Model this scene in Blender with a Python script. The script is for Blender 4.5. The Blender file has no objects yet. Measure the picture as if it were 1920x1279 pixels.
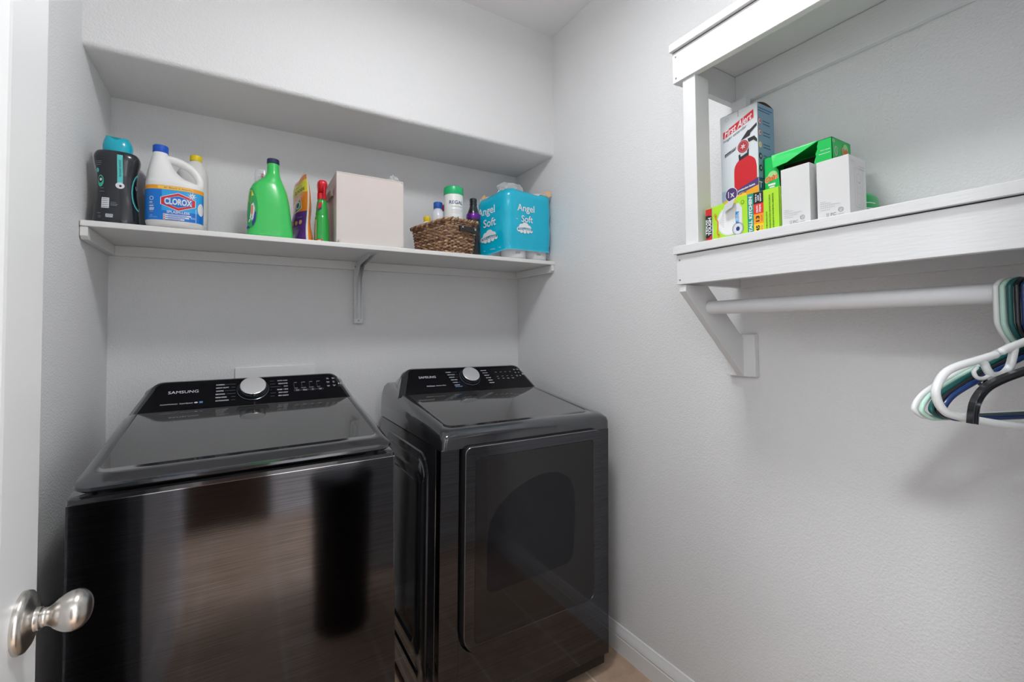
import bpy, bmesh, math, random
from mathutils import Vector, Matrix
C = bpy.context.scene.collection
random.seed(7)
PI = math.pi

# ------------------------------------------------------------------ camera
W_PX, H_PX = 1920, 1279
F_PX = 837.0
yaw, pitch, roll = 0.5474, 0.0285, -0.0094
cd = bpy.data.cameras.new('camera'); cam = bpy.data.objects.new('camera', cd); C.objects.link(cam)
fw = Vector((math.sin(yaw)*math.cos(pitch), math.cos(yaw)*math.cos(pitch), math.sin(pitch)))
rt = Vector((math.cos(yaw), -math.sin(yaw), 0)); up = rt.cross(fw)
r2 = math.cos(roll)*rt + math.sin(roll)*up
u2 = -math.sin(roll)*rt + math.cos(roll)*up
cam.matrix_world = Matrix(((r2.x, u2.x, -fw.x, 0), (r2.y, u2.y, -fw.y, 0), (r2.z, u2.z, -fw.z, 1.2967), (0, 0, 0, 1)))
cd.sensor_fit = 'HORIZONTAL'; cd.sensor_width = 36.0
cd.lens = F_PX/W_PX*36.0
cd.shift_y = -(H_PX/2-593.58)/W_PX
cd.clip_start = 0.02
bpy.context.scene.camera = cam

# ------------------------------------------------------------------ world, view
w = bpy.data.worlds.new('world'); bpy.context.scene.world = w; w.use_nodes = True
w.node_tree.nodes['Background'].inputs[0].default_value = (0.75, 0.8, 0.9, 1)
w.node_tree.nodes['Background'].inputs[1].default_value = 0.4
vs = bpy.context.scene.view_settings
vs.view_transform = 'Standard'; vs.look = 'None'; vs.gamma = 1.0; vs.use_curve_mapping = False
vs.exposure = 0.0

def area(name, loc, size, power, rot=(0, 0, 0), col=(1, 1, 1), shape='DISK', sy=None):
    l = bpy.data.lights.new(name, 'AREA'); l.shape = shape; l.size = size
    if sy: l.size_y = sy
    l.energy = power; l.color = col
    o = bpy.data.objects.new(name, l); C.objects.link(o); o.location = loc; o.rotation_euler = rot
    return o
# the laundry's flush ceiling lamp and two fill lights added in the unseen hall behind the doorway
LX, LY, LZ = 0.43, 0.81, 2.655
area('laundry_lamp_light', (LX, LY, LZ-0.012), 0.30, 11.6, col=(0.975, 0.985, 1.0))
pl = bpy.data.lights.new('laundry_lamp_bulb', 'POINT'); pl.energy = 2.6; pl.shadow_soft_size = 0.11; pl.color = (0.975, 0.985, 1.0)
plo = bpy.data.objects.new('laundry_lamp_bulb', pl); C.objects.link(plo); plo.location = (LX, LY, 2.55)
for hx_, hp_ in ((-1.25, 66.0), (1.75, 120.0)): area('hall_fill_light', (hx_, -0.48, 2.70), 0.5, hp_, col=(0.93, 0.965, 1.0))

# ------------------------------------------------------------------ room numbers
XL, XR, YF, YB, ZS, ZSH, H = -0.4005, 1.3126, 1.7448, 2.0931, 2.1435, 1.6266, 2.74
YR = 0.04            # face of the rear wall (camera stands in its doorway)

# ------------------------------------------------------------------ materials
MATS = {}
def mat(name, col, rough=0.5, metal=0.0, spec=0.5, bump=None, coat=0.0, trans=0.0, alpha=1.0, emit=None, ior=None, var=None, sss=0.0, aniso=0.0):
    if name in MATS: return MATS[name]
    m = bpy.data.materials.new(name); m.use_nodes = True
    nt = m.node_tree; b = nt.nodes['Principled BSDF']
    b.inputs['Base Color'].default_value = (*col, 1)
    b.inputs['Roughness'].default_value = rough
    b.inputs['Metallic'].default_value = metal
    b.inputs['Specular IOR Level'].default_value = spec
    b.inputs['Coat Weight'].default_value = coat
    b.inputs['Coat Roughness'].default_value = 0.05
    b.inputs['Transmission Weight'].default_value = trans
    b.inputs['Alpha'].default_value = alpha
    if ior: b.inputs['IOR'].default_value = ior
    if aniso: b.inputs['Anisotropic'].default_value = aniso
    if sss:
        b.inputs['Subsurface Weight'].default_value = sss; b.inputs['Subsurface Radius'].default_value = (.01, .01, .01)
    if emit:
        b.inputs['Emission Color'].default_value = (*emit[0], 1); b.inputs['Emission Strength'].default_value = emit[1]
    tc = nt.nodes.new('ShaderNodeTexCoord')
    def noise(scale, stretch, detail):
        mp = nt.nodes.new('ShaderNodeMapping'); mp.inputs['Scale'].default_value = stretch
        nt.links.new(tc.outputs['Object'], mp.inputs['Vector'])
        n = nt.nodes.new('ShaderNodeTexNoise'); n.inputs['Scale'].default_value = scale; n.inputs['Detail'].default_value = detail
        nt.links.new(mp.outputs['Vector'], n.inputs['Vector'])
        return n
    if bump:   # (scale, strength, distance, stretch, detail)
        n = noise(bump[0], bump[3] if len(bump) > 3 else (1, 1, 1), bump[4] if len(bump) > 4 else 2)
        bp = nt.nodes.new('ShaderNodeBump'); bp.inputs['Strength'].default_value = bump[1]; bp.inputs['Distance'].default_value = bump[2]
        nt.links.new(n.outputs['Fac'], bp.inputs['Height']); nt.links.new(bp.outputs['Normal'], b.inputs['Normal'])
    if var:    # (scale, colour2, stretch)
        n = noise(var[0], var[2] if len(var) > 2 else (1, 1, 1), 3)
        r = nt.nodes.new('ShaderNodeValToRGB'); r.color_ramp.elements[0].position = 0.35; r.color_ramp.elements[1].position = 0.65
        r.color_ramp.elements[0].color = (*col, 1); r.color_ramp.elements[1].color = (*var[1], 1)
        nt.links.new(n.outputs['Fac'], r.inputs['Fac']); nt.links.new(r.outputs['Color'], b.inputs['Base Color'])
    MATS[name] = m
    return m
def s2l(r, g, b):
    f = lambda v: (v/255/12.92) if v/255 <= 0.04045 else ((v/255+0.055)/1.055)**2.4
    return (f(r), f(g), f(b))

WALL = mat('wall_paint', (0.80, 0.803, 0.81), 0.7, spec=0.3, bump=(190, 0.7, 0.0026, (1, 1, 1), 3))
CEIL = mat('ceiling_paint', (0.88, 0.88, 0.88), 0.8, spec=0.2, bump=(260, 0.15, 0.001))
TRIM = mat('trim_paint', (0.84, 0.845, 0.85), 0.35, spec=0.5, bump=(60, 0.05, 0.001, (1, 1, 1)))
SHELFW = mat('shelf_paint', (0.78, 0.775, 0.765), 0.4, bump=(60, 0.05, 0.001))
WOODP = mat('painted_pine', (0.78, 0.785, 0.795), 0.42, bump=(26, 0.35, 0.0012, (9, 1, 9), 4))
GAP = mat('seam_dark', (0.01, 0.01, 0.01), 0.6)
SCREW = mat('screw_head', (0.35, 0.34, 0.33), 0.4, 0.6)
BSS = mat('black_stainless', (0.066, 0.067, 0.075), 0.085, 1.0, bump=(9, 0.08, 0.0003, (1, 60, 60), 3), var=(10, (0.096, 0.097, 0.108), (.5, 40, 60)))
SIDE = mat('appliance_side_enamel', (0.020, 0.021, 0.026), 0.13, 0.0, 0.6, coat=0.3)
PLAS = mat('appliance_cap_plastic', (0.050, 0.052, 0.060), 0.12, 0.55, 0.7, coat=1.0)
GLASS = mat('lid_dark_glass', (0.045, 0.045, 0.045), 0.06, 0.0, 1.0, coat=1.0)
DGLASS = mat('door_dark_glass', (0.012, 0.011, 0.012), 0.06, 0.0, 0.5)
DWIN = mat('door_window_inner', (0.002, 0.003, 0.007), 0.08, 0.0, 0.40)
FACE = mat('console_black', (0.006, 0.006, 0.008), 0.12, 0.0, 0.14)
BLACK = mat('matte_black', (0.008, 0.008, 0.009), 0.6)
KNOB = mat('dial_metal', (0.80, 0.80, 0.82), 0.38, 1.0, bump=(160, .25, .0006))
CHROME = mat('chrome', (0.7, 0.7, 0.72), 0.08, 1.0)
PRINT = mat('print_white', (0.72, 0.74, 0.78), 0.5)
PRINTG = mat('print_grey', (0.25, 0.27, 0.3), 0.5)
PRINTB = mat('print_blue', (0.12, 0.3, 0.6), 0.5)
NICKEL = mat('satin_nickel', (0.60, 0.575, 0.54), 0.27, 1.0, bump=(300, 0.03, 0.0003))
GLOSSW = mat('gloss_white_plastic', (0.80, 0.80, 0.80), 0.25, sss=0.1)

def floor_mat():
    m = bpy.data.materials.new('floor_tile'); m.use_nodes = True; nt = m.node_tree; b = nt.nodes['Principled BSDF']
    tc = nt.nodes.new('ShaderNodeTexCoord'); mp = nt.nodes.new('ShaderNodeMapping')
    mp.inputs['Location'].default_value = (0.176, 0.1715, 0)
    br = nt.nodes.new('ShaderNodeTexBrick'); br.offset = 0.0
    br.inputs['Scale'].default_value = 1.0; br.inputs['Brick Width'].default_value = 0.325; br.inputs['Row Height'].default_value = 0.325
    br.inputs['Mortar Size'].default_value = 0.0042; br.inputs['Mortar Smooth'].default_value = 0.2
    n = nt.nodes.new('ShaderNodeTexNoise'); n.inputs['Scale'].default_value = 22; n.inputs['Detail'].default_value = 6
    n2 = nt.nodes.new('ShaderNodeTexNoise'); n2.inputs['Scale'].default_value = 5; n2.inputs['Detail'].default_value = 3
    r = nt.nodes.new('ShaderNodeValToRGB'); r.color_ramp.elements[0].position = 0.3; r.color_ramp.elements[1].position = 0.7
    r.color_ramp.elements[0].color = (0.41, 0.275, 0.185, 1); r.color_ramp.elements[1].color = (0.64, 0.48, 0.36, 1)
    mx = nt.nodes.new('ShaderNodeMix'); mx.data_type = 'FLOAT'; mx.inputs[0].default_value = 0.5
    nt.links.new(n.outputs['Fac'], mx.inputs[2]); nt.links.new(n2.outputs['Fac'], mx.inputs[3])
    nt.links.new(mx.outputs[0], r.inputs['Fac'])
    nt.links.new(tc.outputs['Object'], mp.inputs['Vector'])
    for q in (br,): nt.links.new(mp.outputs['Vector'], q.inputs['Vector'])
    for q in (n, n2): nt.links.new(tc.outputs['Object'], q.inputs['Vector'])
    nt.links.new(r.outputs['Color'], br.inputs['Color1']); nt.links.new(r.outputs['Color'], br.inputs['Color2'])
    br.inputs['Mortar'].default_value = (0.72, 0.63, 0.53, 1)
    nt.links.new(br.outputs['Color'], b.inputs['Base Color']); b.inputs['Roughness'].default_value = 0.35
    bp = nt.nodes.new('ShaderNodeBump'); bp.inputs['Strength'].default_value = 0.3; bp.inputs['Distance'].default_value = 0.001; bp.invert = True
    nt.links.new(br.outputs['Fac'], bp.inputs['Height']); nt.links.new(bp.outputs['Normal'], b.inputs['Normal'])
    return m
FLOOR = floor_mat()

# ------------------------------------------------------------------ helpers
def empty(name, loc=(0, 0, 0), label=None, cat=None, group=None, rot=(0, 0, 0), kind=None):
    o = bpy.data.objects.new(name, None); C.objects.link(o); o.location = loc; o.rotation_euler = rot
    o.empty_display_size = 0.05
    if label: o['label'] = label
    if cat: o['category'] = cat
    if group: o['group'] = group
    if kind: o['kind'] = kind
    return o
def tag(o, label=None, cat=None, group=None, kind=None):
    if label: o['label'] = label
    if cat: o['category'] = cat
    if group: o['group'] = group
    if kind: o['kind'] = kind
    return o

_tc = {}
def text_geo(s, size, bold=0.0, shear=0.0, space=1.0):
    k = (s, bold, shear, space)
    if k not in _tc:
        cu = bpy.data.curves.new('t', 'FONT'); cu.body = s; cu.size = 1.0; cu.offset = bold; cu.shear = shear; cu.space_character = space
        cu.resolution_u = 3; cu.align_x = 'LEFT'
        o = bpy.data.objects.new('t', cu); C.objects.link(o)
        dg = bpy.context.evaluated_depsgraph_get(); me = bpy.data.meshes.new_from_object(o.evaluated_get(dg))
        vs_ = [(v.co.x, v.co.y) for v in me.vertices]; fs = [tuple(p.vertices) for p in me.polygons]
        bpy.data.objects.remove(o); bpy.data.curves.remove(cu); bpy.data.meshes.remove(me)
        _tc[k] = (vs_, fs)
    v, f = _tc[k]
    return [(a*size, b*size) for a, b in v], f

class MB:
    def __init__(s): s.v = []; s.f = []; s.mi = []; s.m = []
    def mid(s, m):
        if m not in s.m: s.m.append(m)
        return s.m.index(m)
    def add(s, vs_, fs, m):
        o = len(s.v); i = s.mid(m); s.v += [tuple(v) for v in vs_]
        for f in fs: s.f.append(tuple(o+k for k in f)); s.mi.append(i)
        return s
    def box(s, a, b, m, M=None):
        (x0, y0, z0), (x1, y1, z1) = a, b
        vs_ = [Vector(p) for p in ((x0, y0, z0), (x1, y0, z0), (x1, y1, z0), (x0, y1, z0), (x0, y0, z1), (x1, y0, z1), (x1, y1, z1), (x0, y1, z1))]
        if M: vs_ = [M @ v for v in vs_]
        return s.add(vs_, [(3, 2, 1, 0), (4, 5, 6, 7), (0, 1, 5, 4), (1, 2, 6, 5), (2, 3, 7, 6), (3, 0, 4, 7)], m)
    def loft(s, rings, m, cap0=True, cap1=True, mats=None, closed=True):
        n = len(rings[0]); vs_ = [p for r in rings for p in r]
        for k in range(len(rings)-1):
            mm = mats[k] if mats else m
            o = len(s.v); i = s.mid(mm)
            for j in range(n if closed else n-1):
                a, b = k*n+j, k*n+(j+1) % n
                s.f.append((o+a, o+b, o+b+n, o+a+n)); s.mi.append(i)
        o = len(s.v); s.v += [tuple(v) for v in vs_]
        if cap0: s.f.append(tuple(o+j for j in range(n))[::-1]); s.mi.append(s.mid(mats[0] if mats else m))
        if cap1: s.f.append(tuple(o+(len(rings)-1)*n+j for j in range(n))); s.mi.append(s.mid(mats[-1] if mats else m))
        return s
    def lathe(s, prof, c, m, seg=32, sx=1, sy=1, M=None, mats=None, cap=True):
        rings = []
        for r, z in prof:
            ring = []
            for j in range(seg):
                a = 2*PI*j/seg; p = Vector((r*sx*math.cos(a), r*sy*math.sin(a), z))
                if M: p = M @ p
                ring.append(p+Vector(c))
            rings.append(ring)
        return s.loft(rings, m, cap, cap, mats)
    def tube(s, path, rad, m, seg=10, closed=False, caps=True, flat=1.0):
        P = [Vector(p) for p in path]; n = len(P); rings = []; up_ = None
        for i in range(n):
            if closed: t = P[(i+1) % n]-P[i-1]
            else: t = P[min(i+1, n-1)]-P[max(i-1, 0)]
            t.normalize()
            if up_ is None:
                up_ = Vector((0, 0, 1)) if abs(t.z) < 0.9 else Vector((1, 0, 0))
            up_ = (up_-t*up_.dot(t)).normalized(); sd = t.cross(up_)
            r = rad[i] if isinstance(rad, (list, tuple)) else rad
            rings.append([P[i]+sd*math.cos(2*PI*j/seg)*r+up_*math.sin(2*PI*j/seg)*r*flat for j in range(seg)])
        if closed: rings.append(rings[0])
        return s.loft(rings, m, caps and not closed, caps and not closed)
    def ball(s, c, r, m, n=10):
        return s.lathe([(max(r*math.sin(PI*i/n), 1e-5), -r*math.cos(PI*i/n)) for i in range(n+1)], c, m, 16, cap=False)
    def build(s, name, parent=None, world=True, bevel=0.0, seg=2, smooth=True, angle=35, label=None, limit=30, merge=True):
        me = bpy.data.meshes.new(name)
        off = Vector((0, 0, 0)); inv = None
        if parent is not None and world:
            inv = world_of(parent).inverted()
        vv = [tuple(inv @ Vector(v)) for v in s.v] if inv else s.v
        me.from_pydata(vv, [], s.f); 
        for m in s.m: me.materials.append(m)
        me.polygons.foreach_set('material_index', s.mi)
        bm = bmesh.new(); bm.from_mesh(me)
        if merge: bmesh.ops.remove_doubles(bm, verts=bm.verts, dist=1e-6)
        bmesh.ops.recalc_face_normals(bm, faces=bm.faces) if merge else None
        bm.to_mesh(me); bm.free()
        if smooth:
            me.shade_smooth(); me.set_sharp_from_angle(angle=math.radians(angle))
        o = bpy.data.objects.new(name, me); C.objects.link(o)
        if parent is not None: o.parent = parent
        if bevel:
            b = o.modifiers.new('bevel', 'BEVEL'); b.width = bevel; b.segments = seg; b.limit_method = 'ANGLE'; b.angle_limit = math.radians(limit)
            b.harden_normals = True
        if label: o['label'] = label
        return o
def world_of(o):
    M = Matrix.Translation(o.location) @ o.rotation_euler.to_matrix().to_4x4()
    return world_of(o.parent) @ M if o.parent else M

class Decal(MB):
    """flat print laid on a surface: fn(u, v, n) -> point"""
    def __init__(s, fn, step=0.0002): super().__init__(); s.fn = fn; s.st = step
    def P(s, u, v, l): return s.fn(u, v, 0.00025+l*s.st)
    def rect(s, u0, v0, u1, v1, m, l=0, nu=1, nv=1):
        vs_ = [s.P(u0+(u1-u0)*i/nu, v0+(v1-v0)*j/nv, l) for j in range(nv+1) for i in range(nu+1)]
        fs = [(j*(nu+1)+i, j*(nu+1)+i+1, (j+1)*(nu+1)+i+1, (j+1)*(nu+1)+i) for j in range(nv) for i in range(nu)]
        return s.add(vs_, fs, m)
    def poly(s, pts, m, l=0): return s.add([s.P(u, v, l) for u, v in pts], [tuple(range(len(pts)))], m)
    def ell(s, cu, cv, ru, rv, m, l=0, n=24, a0=0, a1=2*PI):
        rows, cols = 10, 8; vs_ = []; fs = []
        for j in range(rows+1):
            q = math.sin(PI/2*(2*j/rows-1)); hw = math.sqrt(max(0, 1-q*q))
            for i in range(cols+1): vs_.append(s.P(cu+ru*hw*(2*i/cols-1), cv+rv*q, l))
        for j in range(rows):
            for i in range(cols):
                a = j*(cols+1)+i; fs.append((a, a+1, a+cols+2, a+cols+1))
        return s.add(vs_, fs, m)
    def ring(s, cu, cv, ru, rv, t, m, l=0, n=28):
        vs_ = []; fs = []
        for i in range(n):
            a = 2*PI*i/n
            vs_ += [s.P(cu+ru*math.cos(a), cv+rv*math.sin(a), l), s.P(cu+(ru-t)*math.cos(a), cv+(rv-t)*math.sin(a), l)]
            j = (i+1) % n; fs.append((2*i, 2*j, 2*j+1, 2*i+1))
        return s.add(vs_, fs, m)
    def text(s, t, cu, cv, m, h=None, w=None, l=1, bold=0.0, shear=0.0, rot=0.0, space=1.0, align='c', slope=0.0):
        v, f = text_geo(t, 1.0, bold, shear, space)
        xs = [a for a, b in v]; ys = [b for a, b in v]
        x0, x1, y0, y1 = min(xs), max(xs), min(ys), max(ys)
        sy = h/(y1-y0) if h else None; sx = w/(x1-x0) if w else None
        if sy is None: sy = sx
        if sx is None: sx = sy
        ox = {'c': (x0+x1)/2, 'l': x0, 'r': x1}[align]
        out = []
        for a, b in v:
            p = (a-ox)*sx; q = (b-(y0+y1)/2)*sy+slope*(a-ox)*sx
            out.append(s.P(cu+p*math.cos(rot)-q*math.sin(rot), cv+p*math.sin(rot)+q*math.cos(rot), l))
        return s.add(out, f, m)
    def build(s, name, parent, **k):
        k.setdefault('smooth', False); k['merge'] = False
        return super().build(name, parent, **k)
def plane(o, U, V):
    o, U, V = Vector(o), Vector(U).normalized(), Vector(V).normalized(); N = U.cross(V)
    return lambda u, v, n: o+U*u+V*v+N*n

def rrect(x0, y0, x1, y1, r, n=6):
    """rounded rectangle outline, r = one radius or four (bl, br, tr, tl)"""
    if not isinstance(r, (list, tuple)): r = (r,)*4
    out = []
    for (cx, cy, a0), rr in zip(((x0, y0, PI), (x1, y0, 1.5*PI), (x1, y1, 0), (x0, y1, .5*PI)), r):
        sx = 1 if cx == x0 else -1; sy = 1 if cy == y0 else -1
        for i in range(n+1):
            a = a0+.5*PI*i/n; out.append((cx+sx*rr+rr*math.cos(a), cy+sy*rr+rr*math.sin(a)))
    return out
def prism_pts(pts, fa, fb, m, mb=None):
    mb = mb or MB(); return mb.loft([[fa(*p) for p in pts], [fb(*p) for p in pts]], m)
def cr(keys, t):
    """Catmull-Rom through key tuples at parameter t (0..len-1)"""
    i = min(int(t), len(keys)-2); u = t-i
    p0, p1, p2, p3 = keys[max(i-1, 0)], keys[i], keys[i+1], keys[min(i+2, len(keys)-1)]
    return tuple(.5*((2*b)+(-a+c)*u+(2*a-5*b+4*c-d)*u*u+(-a+3*b-3*c+d)*u**3) for a, b, c, d in zip(p0, p1, p2, p3))
def smooth_path(keys, k=6):
    return [cr(keys, i/k) for i in range((len(keys)-1)*k+1)]
def sections(keys, seg=40, sub=5, cy=0.0):
    """keys: (z, x0, x1, half_depth, exponent[, y]) -> rings of superellipses"""
    rings = []
    for q in smooth_path(keys, sub):
        z, x0, x1, hd, ex = q[:5]; yc = cy+(q[5] if len(q) > 5 else 0)
        cx, hw = (x0+x1)/2, (x1-x0)/2; e = 2/ex
        ring = []
        for j in range(seg):
            a = 2*PI*j/seg; c_, s_ = math.cos(a), math.sin(a)
            ring.append((cx+hw*math.copysign(abs(c_)**e, c_), yc+hd*math.copysign(abs(s_)**e, s_), z))
        rings.append(ring)
    return rings
def wrap_fn(cx, cy, hw, hd, ex, a0=-PI/2):
    """(u, v, n) on a superellipse side wall; u = arc length from the front, v = z"""
    N = 720; e = 2/ex; pts = []
    for j in range(N+1):
        a = a0-PI+2*PI*j/N; c_, s_ = math.cos(a), math.sin(a)
        pts.append(Vector((cx+hw*math.copysign(abs(c_)**e, c_), cy+hd*math.copysign(abs(s_)**e, s_), 0)))
    acc = [0]
    for j in range(N): acc.append(acc[-1]+(pts[j+1]-pts[j]).length)
    mid = acc[N//2]
    import bisect
    def fn(u, v, n):
        t = u+mid; j = max(0, min(N-1, bisect.bisect_right(acc, t)-1))
        k = (t-acc[j])/max(acc[j+1]-acc[j], 1e-9); p = pts[j].lerp(pts[j+1], k)
        j0, j1 = max(0, j-4), min(N, j+5)
        d = (pts[j1]-pts[j0]).normalized(); nn = Vector((d.y, -d.x, 0))
        return Vector((p.x+nn.x*n, p.y+nn.y*n, v))
    return fn

# ================================================================== THE SETTING
def structure(name, mb, **k):
    o = mb.build(name, **k); o['kind'] = 'structure'; return o
T = 0.12
structure('floor', MB().box((-2.2, -1.0-T, -0.1), (2.6, YB+T, 0), FLOOR), smooth=False)
structure('ceiling', MB().box((-2.2, -1.0-T, H), (2.6, YB+T, H+0.1), CEIL), smooth=False)
structure('wall_left', MB().box((XL-T, YR, 0), (XL, YB+T, H), WALL), smooth=False)
structure('wall_right', MB().box((XR, YR, 0), (XR+T, YB+T, H), WALL), smooth=False)
structure('wall_back', MB().box((XL, YB, 0), (XR, YB+T, H), WALL), smooth=False)
# dropped bulkhead over the recess, with a rounded lower front corner
R = 0.018
prof = [(YB, H), (YF, H), (YF, ZS+R)]+[(YF+R-R*math.cos(a), ZS+R-R*math.sin(a)) for a in [PI/2*i/6 for i in range(1, 7)]]+[(YB, ZS)]
structure('wall_bulkhead', prism_pts(prof, lambda y, z: (XL, y, z), lambda y, z: (XR, y, z), WALL), angle=25)
# rear wall with the doorway the picture is taken from
DX0, DX1, DZ = -0.262, 0.56, 2.05
b = MB()
b.box((XL-T, YR-T, 0), (DX0, YR, H), WALL); b.box((DX1, YR-T, 0), (XR+T, YR, H), WALL); b.box((DX0, YR-T, DZ), (DX1, YR, H), WALL)
structure('wall_rear', b, smooth=False)
b = MB()
for x0, x1 in ((DX0, DX0+0.018), (DX1-0.018, DX1)): b.box((x0, YR-T, 0), (x1, YR, DZ), TRIM)
b.box((DX0, YR-T, DZ-0.018), (DX1, YR, DZ), TRIM)
for ys in ((YR, YR+0.014), (YR-T-0.014, YR-T)):
    b.box((DX0-0.055, ys[0], 0), (DX0+0.005, ys[1], DZ+0.055), TRIM); b.box((DX1-0.005, ys[0], 0), (DX1+0.055, ys[1], DZ+0.055), TRIM)
    b.box((DX0+0.005, ys[0], DZ-0.005), (DX1-0.005, ys[1], DZ+0.055), TRIM)
structure('trim_1', b, bevel=0.003)
# the hall behind the camera
structure('wall_hall', MB().box((-2.2, -1.0-T, 0), (2.6, -1.0, H), WALL), smooth=False)
structure('wall_hall_left', MB().box((-2.2-T, -1.0, 0), (-2.2, YR, H), WALL), smooth=False)
structure('wall_hall_right', MB().box((2.6, -1.0, 0), (2.6+T, YR, H), WALL), smooth=False)
b = MB(); b.box((-2.2, YR-T, 0), (XL-T, YR, H), WALL); b.box((XR+T, YR-T, 0), (2.6, YR, H), WALL)
structure('wall_hall_front', b, smooth=False)

def baseboard(name, p0, p1, nrm):
    """profiled skirting from p0 to p1; nrm points into the room"""
    pr = [(0, 0), (0.0135, 0), (0.0135, 0.062), (0.0115, 0.064), (0.0115, 0.069), (0.0135, 0.071), (0.0125, 0.080), (0.0085, 0.092), (0.006, 0.099), (0.0045, 0.106), (0, 0.108)]
    A, B, N = Vector(p0), Vector(p1), Vector(nrm)
    return structure(name, prism_pts(pr, lambda d, z: A+N*d+Vector((0, 0, z)), lambda d, z: B+N*d+Vector((0, 0, z)), TRIM), angle=20)
baseboard('baseboard_right', (XR, YR, 0), (XR, YB, 0), (-1, 0, 0))
baseboard('baseboard_left', (XL, YR, 0), (XL, YB, 0), (1, 0, 0))
baseboard('baseboard_back', (XL+.0135, YB, 0), (XR-.0135, YB, 0), (0, -1, 0))
baseboard('baseboard_rear', (DX1+0.055, YR, 0), (XR-.0135, YR, 0), (0, 1, 0))
baseboard('baseboard_hall', (0.252, -1.0, 0), (2.6, -1.0, 0), (0, 1, 0))
# dark wooden door across the hall, mirrored in the washer front
t = empty('door_2', (-0.25, -1.0, 0), 'dark brown wooden door across the hall', kind='structure')
DW = mat('dark_wood', (0.055, 0.030, 0.020), 0.4, bump=(30, .2, .001, (6, 6, 1)))
MB().box((-0.64, -0.998, 0.01), (0.158, -0.975, 2.04), DW).build('door_leaf', t, bevel=.002)
for z0, z1 in ((0.22, 0.95), (1.15, 1.92)): MB().box((-0.52, -0.975, z0), (0.04, -0.968, z1), DW).build('door_panel', t, bevel=.003)
b = MB(); b.box((0.160, -0.999, 0), (0.252, -0.978, 2.12), TRIM); b.box((-0.735, -0.999, 0), (-0.643, -0.978, 2.12), TRIM); b.box((-0.735, -0.999, 2.045), (0.252, -0.978, 2.137), TRIM)
structure('trim_2', b, bevel=.003)

# open door: leaf parallel to the left wall, knob on its near face
DF = -0.240
dr = empty('door_1', (DF-0.0175, YR+0.03, 0), 'white two-panel door standing open against the left wall', kind='structure')
Y0, Y1, Z1 = 0.078, 0.889, 2.03
b = MB(); b.box((DF-0.035, Y0, 0.012), (DF-0.008, Y1, Z1), TRIM)
st = 0.115
holes = ((0.24, 0.80), (1.033, Z1-0.115))
b.box((DF-0.008, Y0, 0.012), (DF, Y0+st, Z1), TRIM); b.box((DF-0.008, Y1-st, 0.012), (DF, Y1, Z1), TRIM)
for z0, z1 in ((0.012, 0.24), (0.80, 1.033), (Z1-0.115, Z1)): b.box((DF-0.008, Y0+st, z0), (DF, Y1-st, z1), TRIM)
b.build('door_leaf', dr, smooth=False)
for z0, z1 in holes:
    b = MB()
    rings = []
    for ins, dx in ((0, 0.0), (0.006, -0.001), (0.014, -0.0065), (0.020, -0.0078), (0.034, -0.0065), (0.05, -0.002), (0.06, -0.002)):
        rings.append([(DF+dx, y, z) for y, z in ((Y0+st+ins, z0+ins), (Y1-st-ins, z0+ins), (Y1-st-ins, z1-ins), (Y0+st+ins, z1-ins))])
    b.loft(rings, TRIM, cap0=False); b.build('door_panel', dr, angle=12)
kb = MB(); Mk = Matrix.Rotation(PI/2, 4, 'Y'); kc = (DF, 0.835, 0.923)
kb.lathe([(0.0375, 0), (0.0378, 0.003), (0.0365, 0.007), (0.031, 0.0105), (0.019, 0.0125), (0.0145, 0.0145), (0.0136, 0.0175), (0.0138, 0.0192), (0.011, 0.0194)], kc, NICKEL, 40, M=Mk)
rs = kb.build('rosette', dr, angle=40)
kb = MB(); kb.lathe(smooth_path([(0.0105, 0.0185), (0.0130, 0.0195), (0.0138, 0.0225), (0.0132, 0.0255), (0.0155, 0.0295), (0.0215, 0.0350), (0.0272, 0.0425), (0.0298, 0.0500), (0.0290, 0.0570), (0.0245, 0.0630), (0.0170, 0.0675), (0.0080, 0.0697), (0.001, 0.0700)], 5),
         kc, NICKEL, 56, sx=0.84, sy=0.86, M=Mk)
kb.build('door_knob', dr, angle=60)

# ceiling lamp (out of frame above, lights the room)
t = empty('ceiling_lamp', (LX, LY, H), 'round white flush lamp on the laundry ceiling', 'lamp')
MB().lathe([(0.17, 0.0), (0.17, -0.03), (0.155, -0.035)], (LX, LY, H), TRIM, 40).build('lamp_base', t)
MB().lathe([(0.15, -0.035), (0.15, -0.06), (0.135, -0.075)], (LX, LY, H), mat('lamp_diffuser', (0.9, 0.9, 0.9), 0.4, emit=((1, .98, .95), 2.0)), 40).build('diffuser', t)
for hx_, hl_ in ((-1.25, 'left'), (1.75, 'right')):  # unseen fixtures, added to go with the hall fill lights
    t = empty('hall_fill_lamp', (hx_, -0.48, H), 'round fill lamp added on the unseen hall ceiling, %s of the doorway' % hl_, 'lamp')
    MB().lathe([(0.28, 0.0), (0.28, -0.025), (0.26, -0.03)], (hx_, -0.48, H), TRIM, 40).build('lamp_base', t)

# black bin standing by the doorway (seen mirrored in the washer front)
t = empty('waste_bin', (0.385, 0.42, 0), 'tall black round bin beside the doorway mirrored in the washer front', 'bin')
MB().lathe([(0.095, 0.004), (0.105, 0.0), (0.115, 0.02), (0.128, 0.62), (0.132, 0.63)], (0.385, 0.42, 0), mat('bin_black', (0.01, 0.01, 0.012), 0.3), 40).build('bin_body', t)
MB().lathe([(0.133, 0.628), (0.134, 0.645), (0.12, 0.665), (0.07, 0.678), (0.01, 0.682)], (0.385, 0.42, 0), mat('bin_black', (0.01, 0.01, 0.012), 0.3), 40).build('bin_lid', t)

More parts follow.
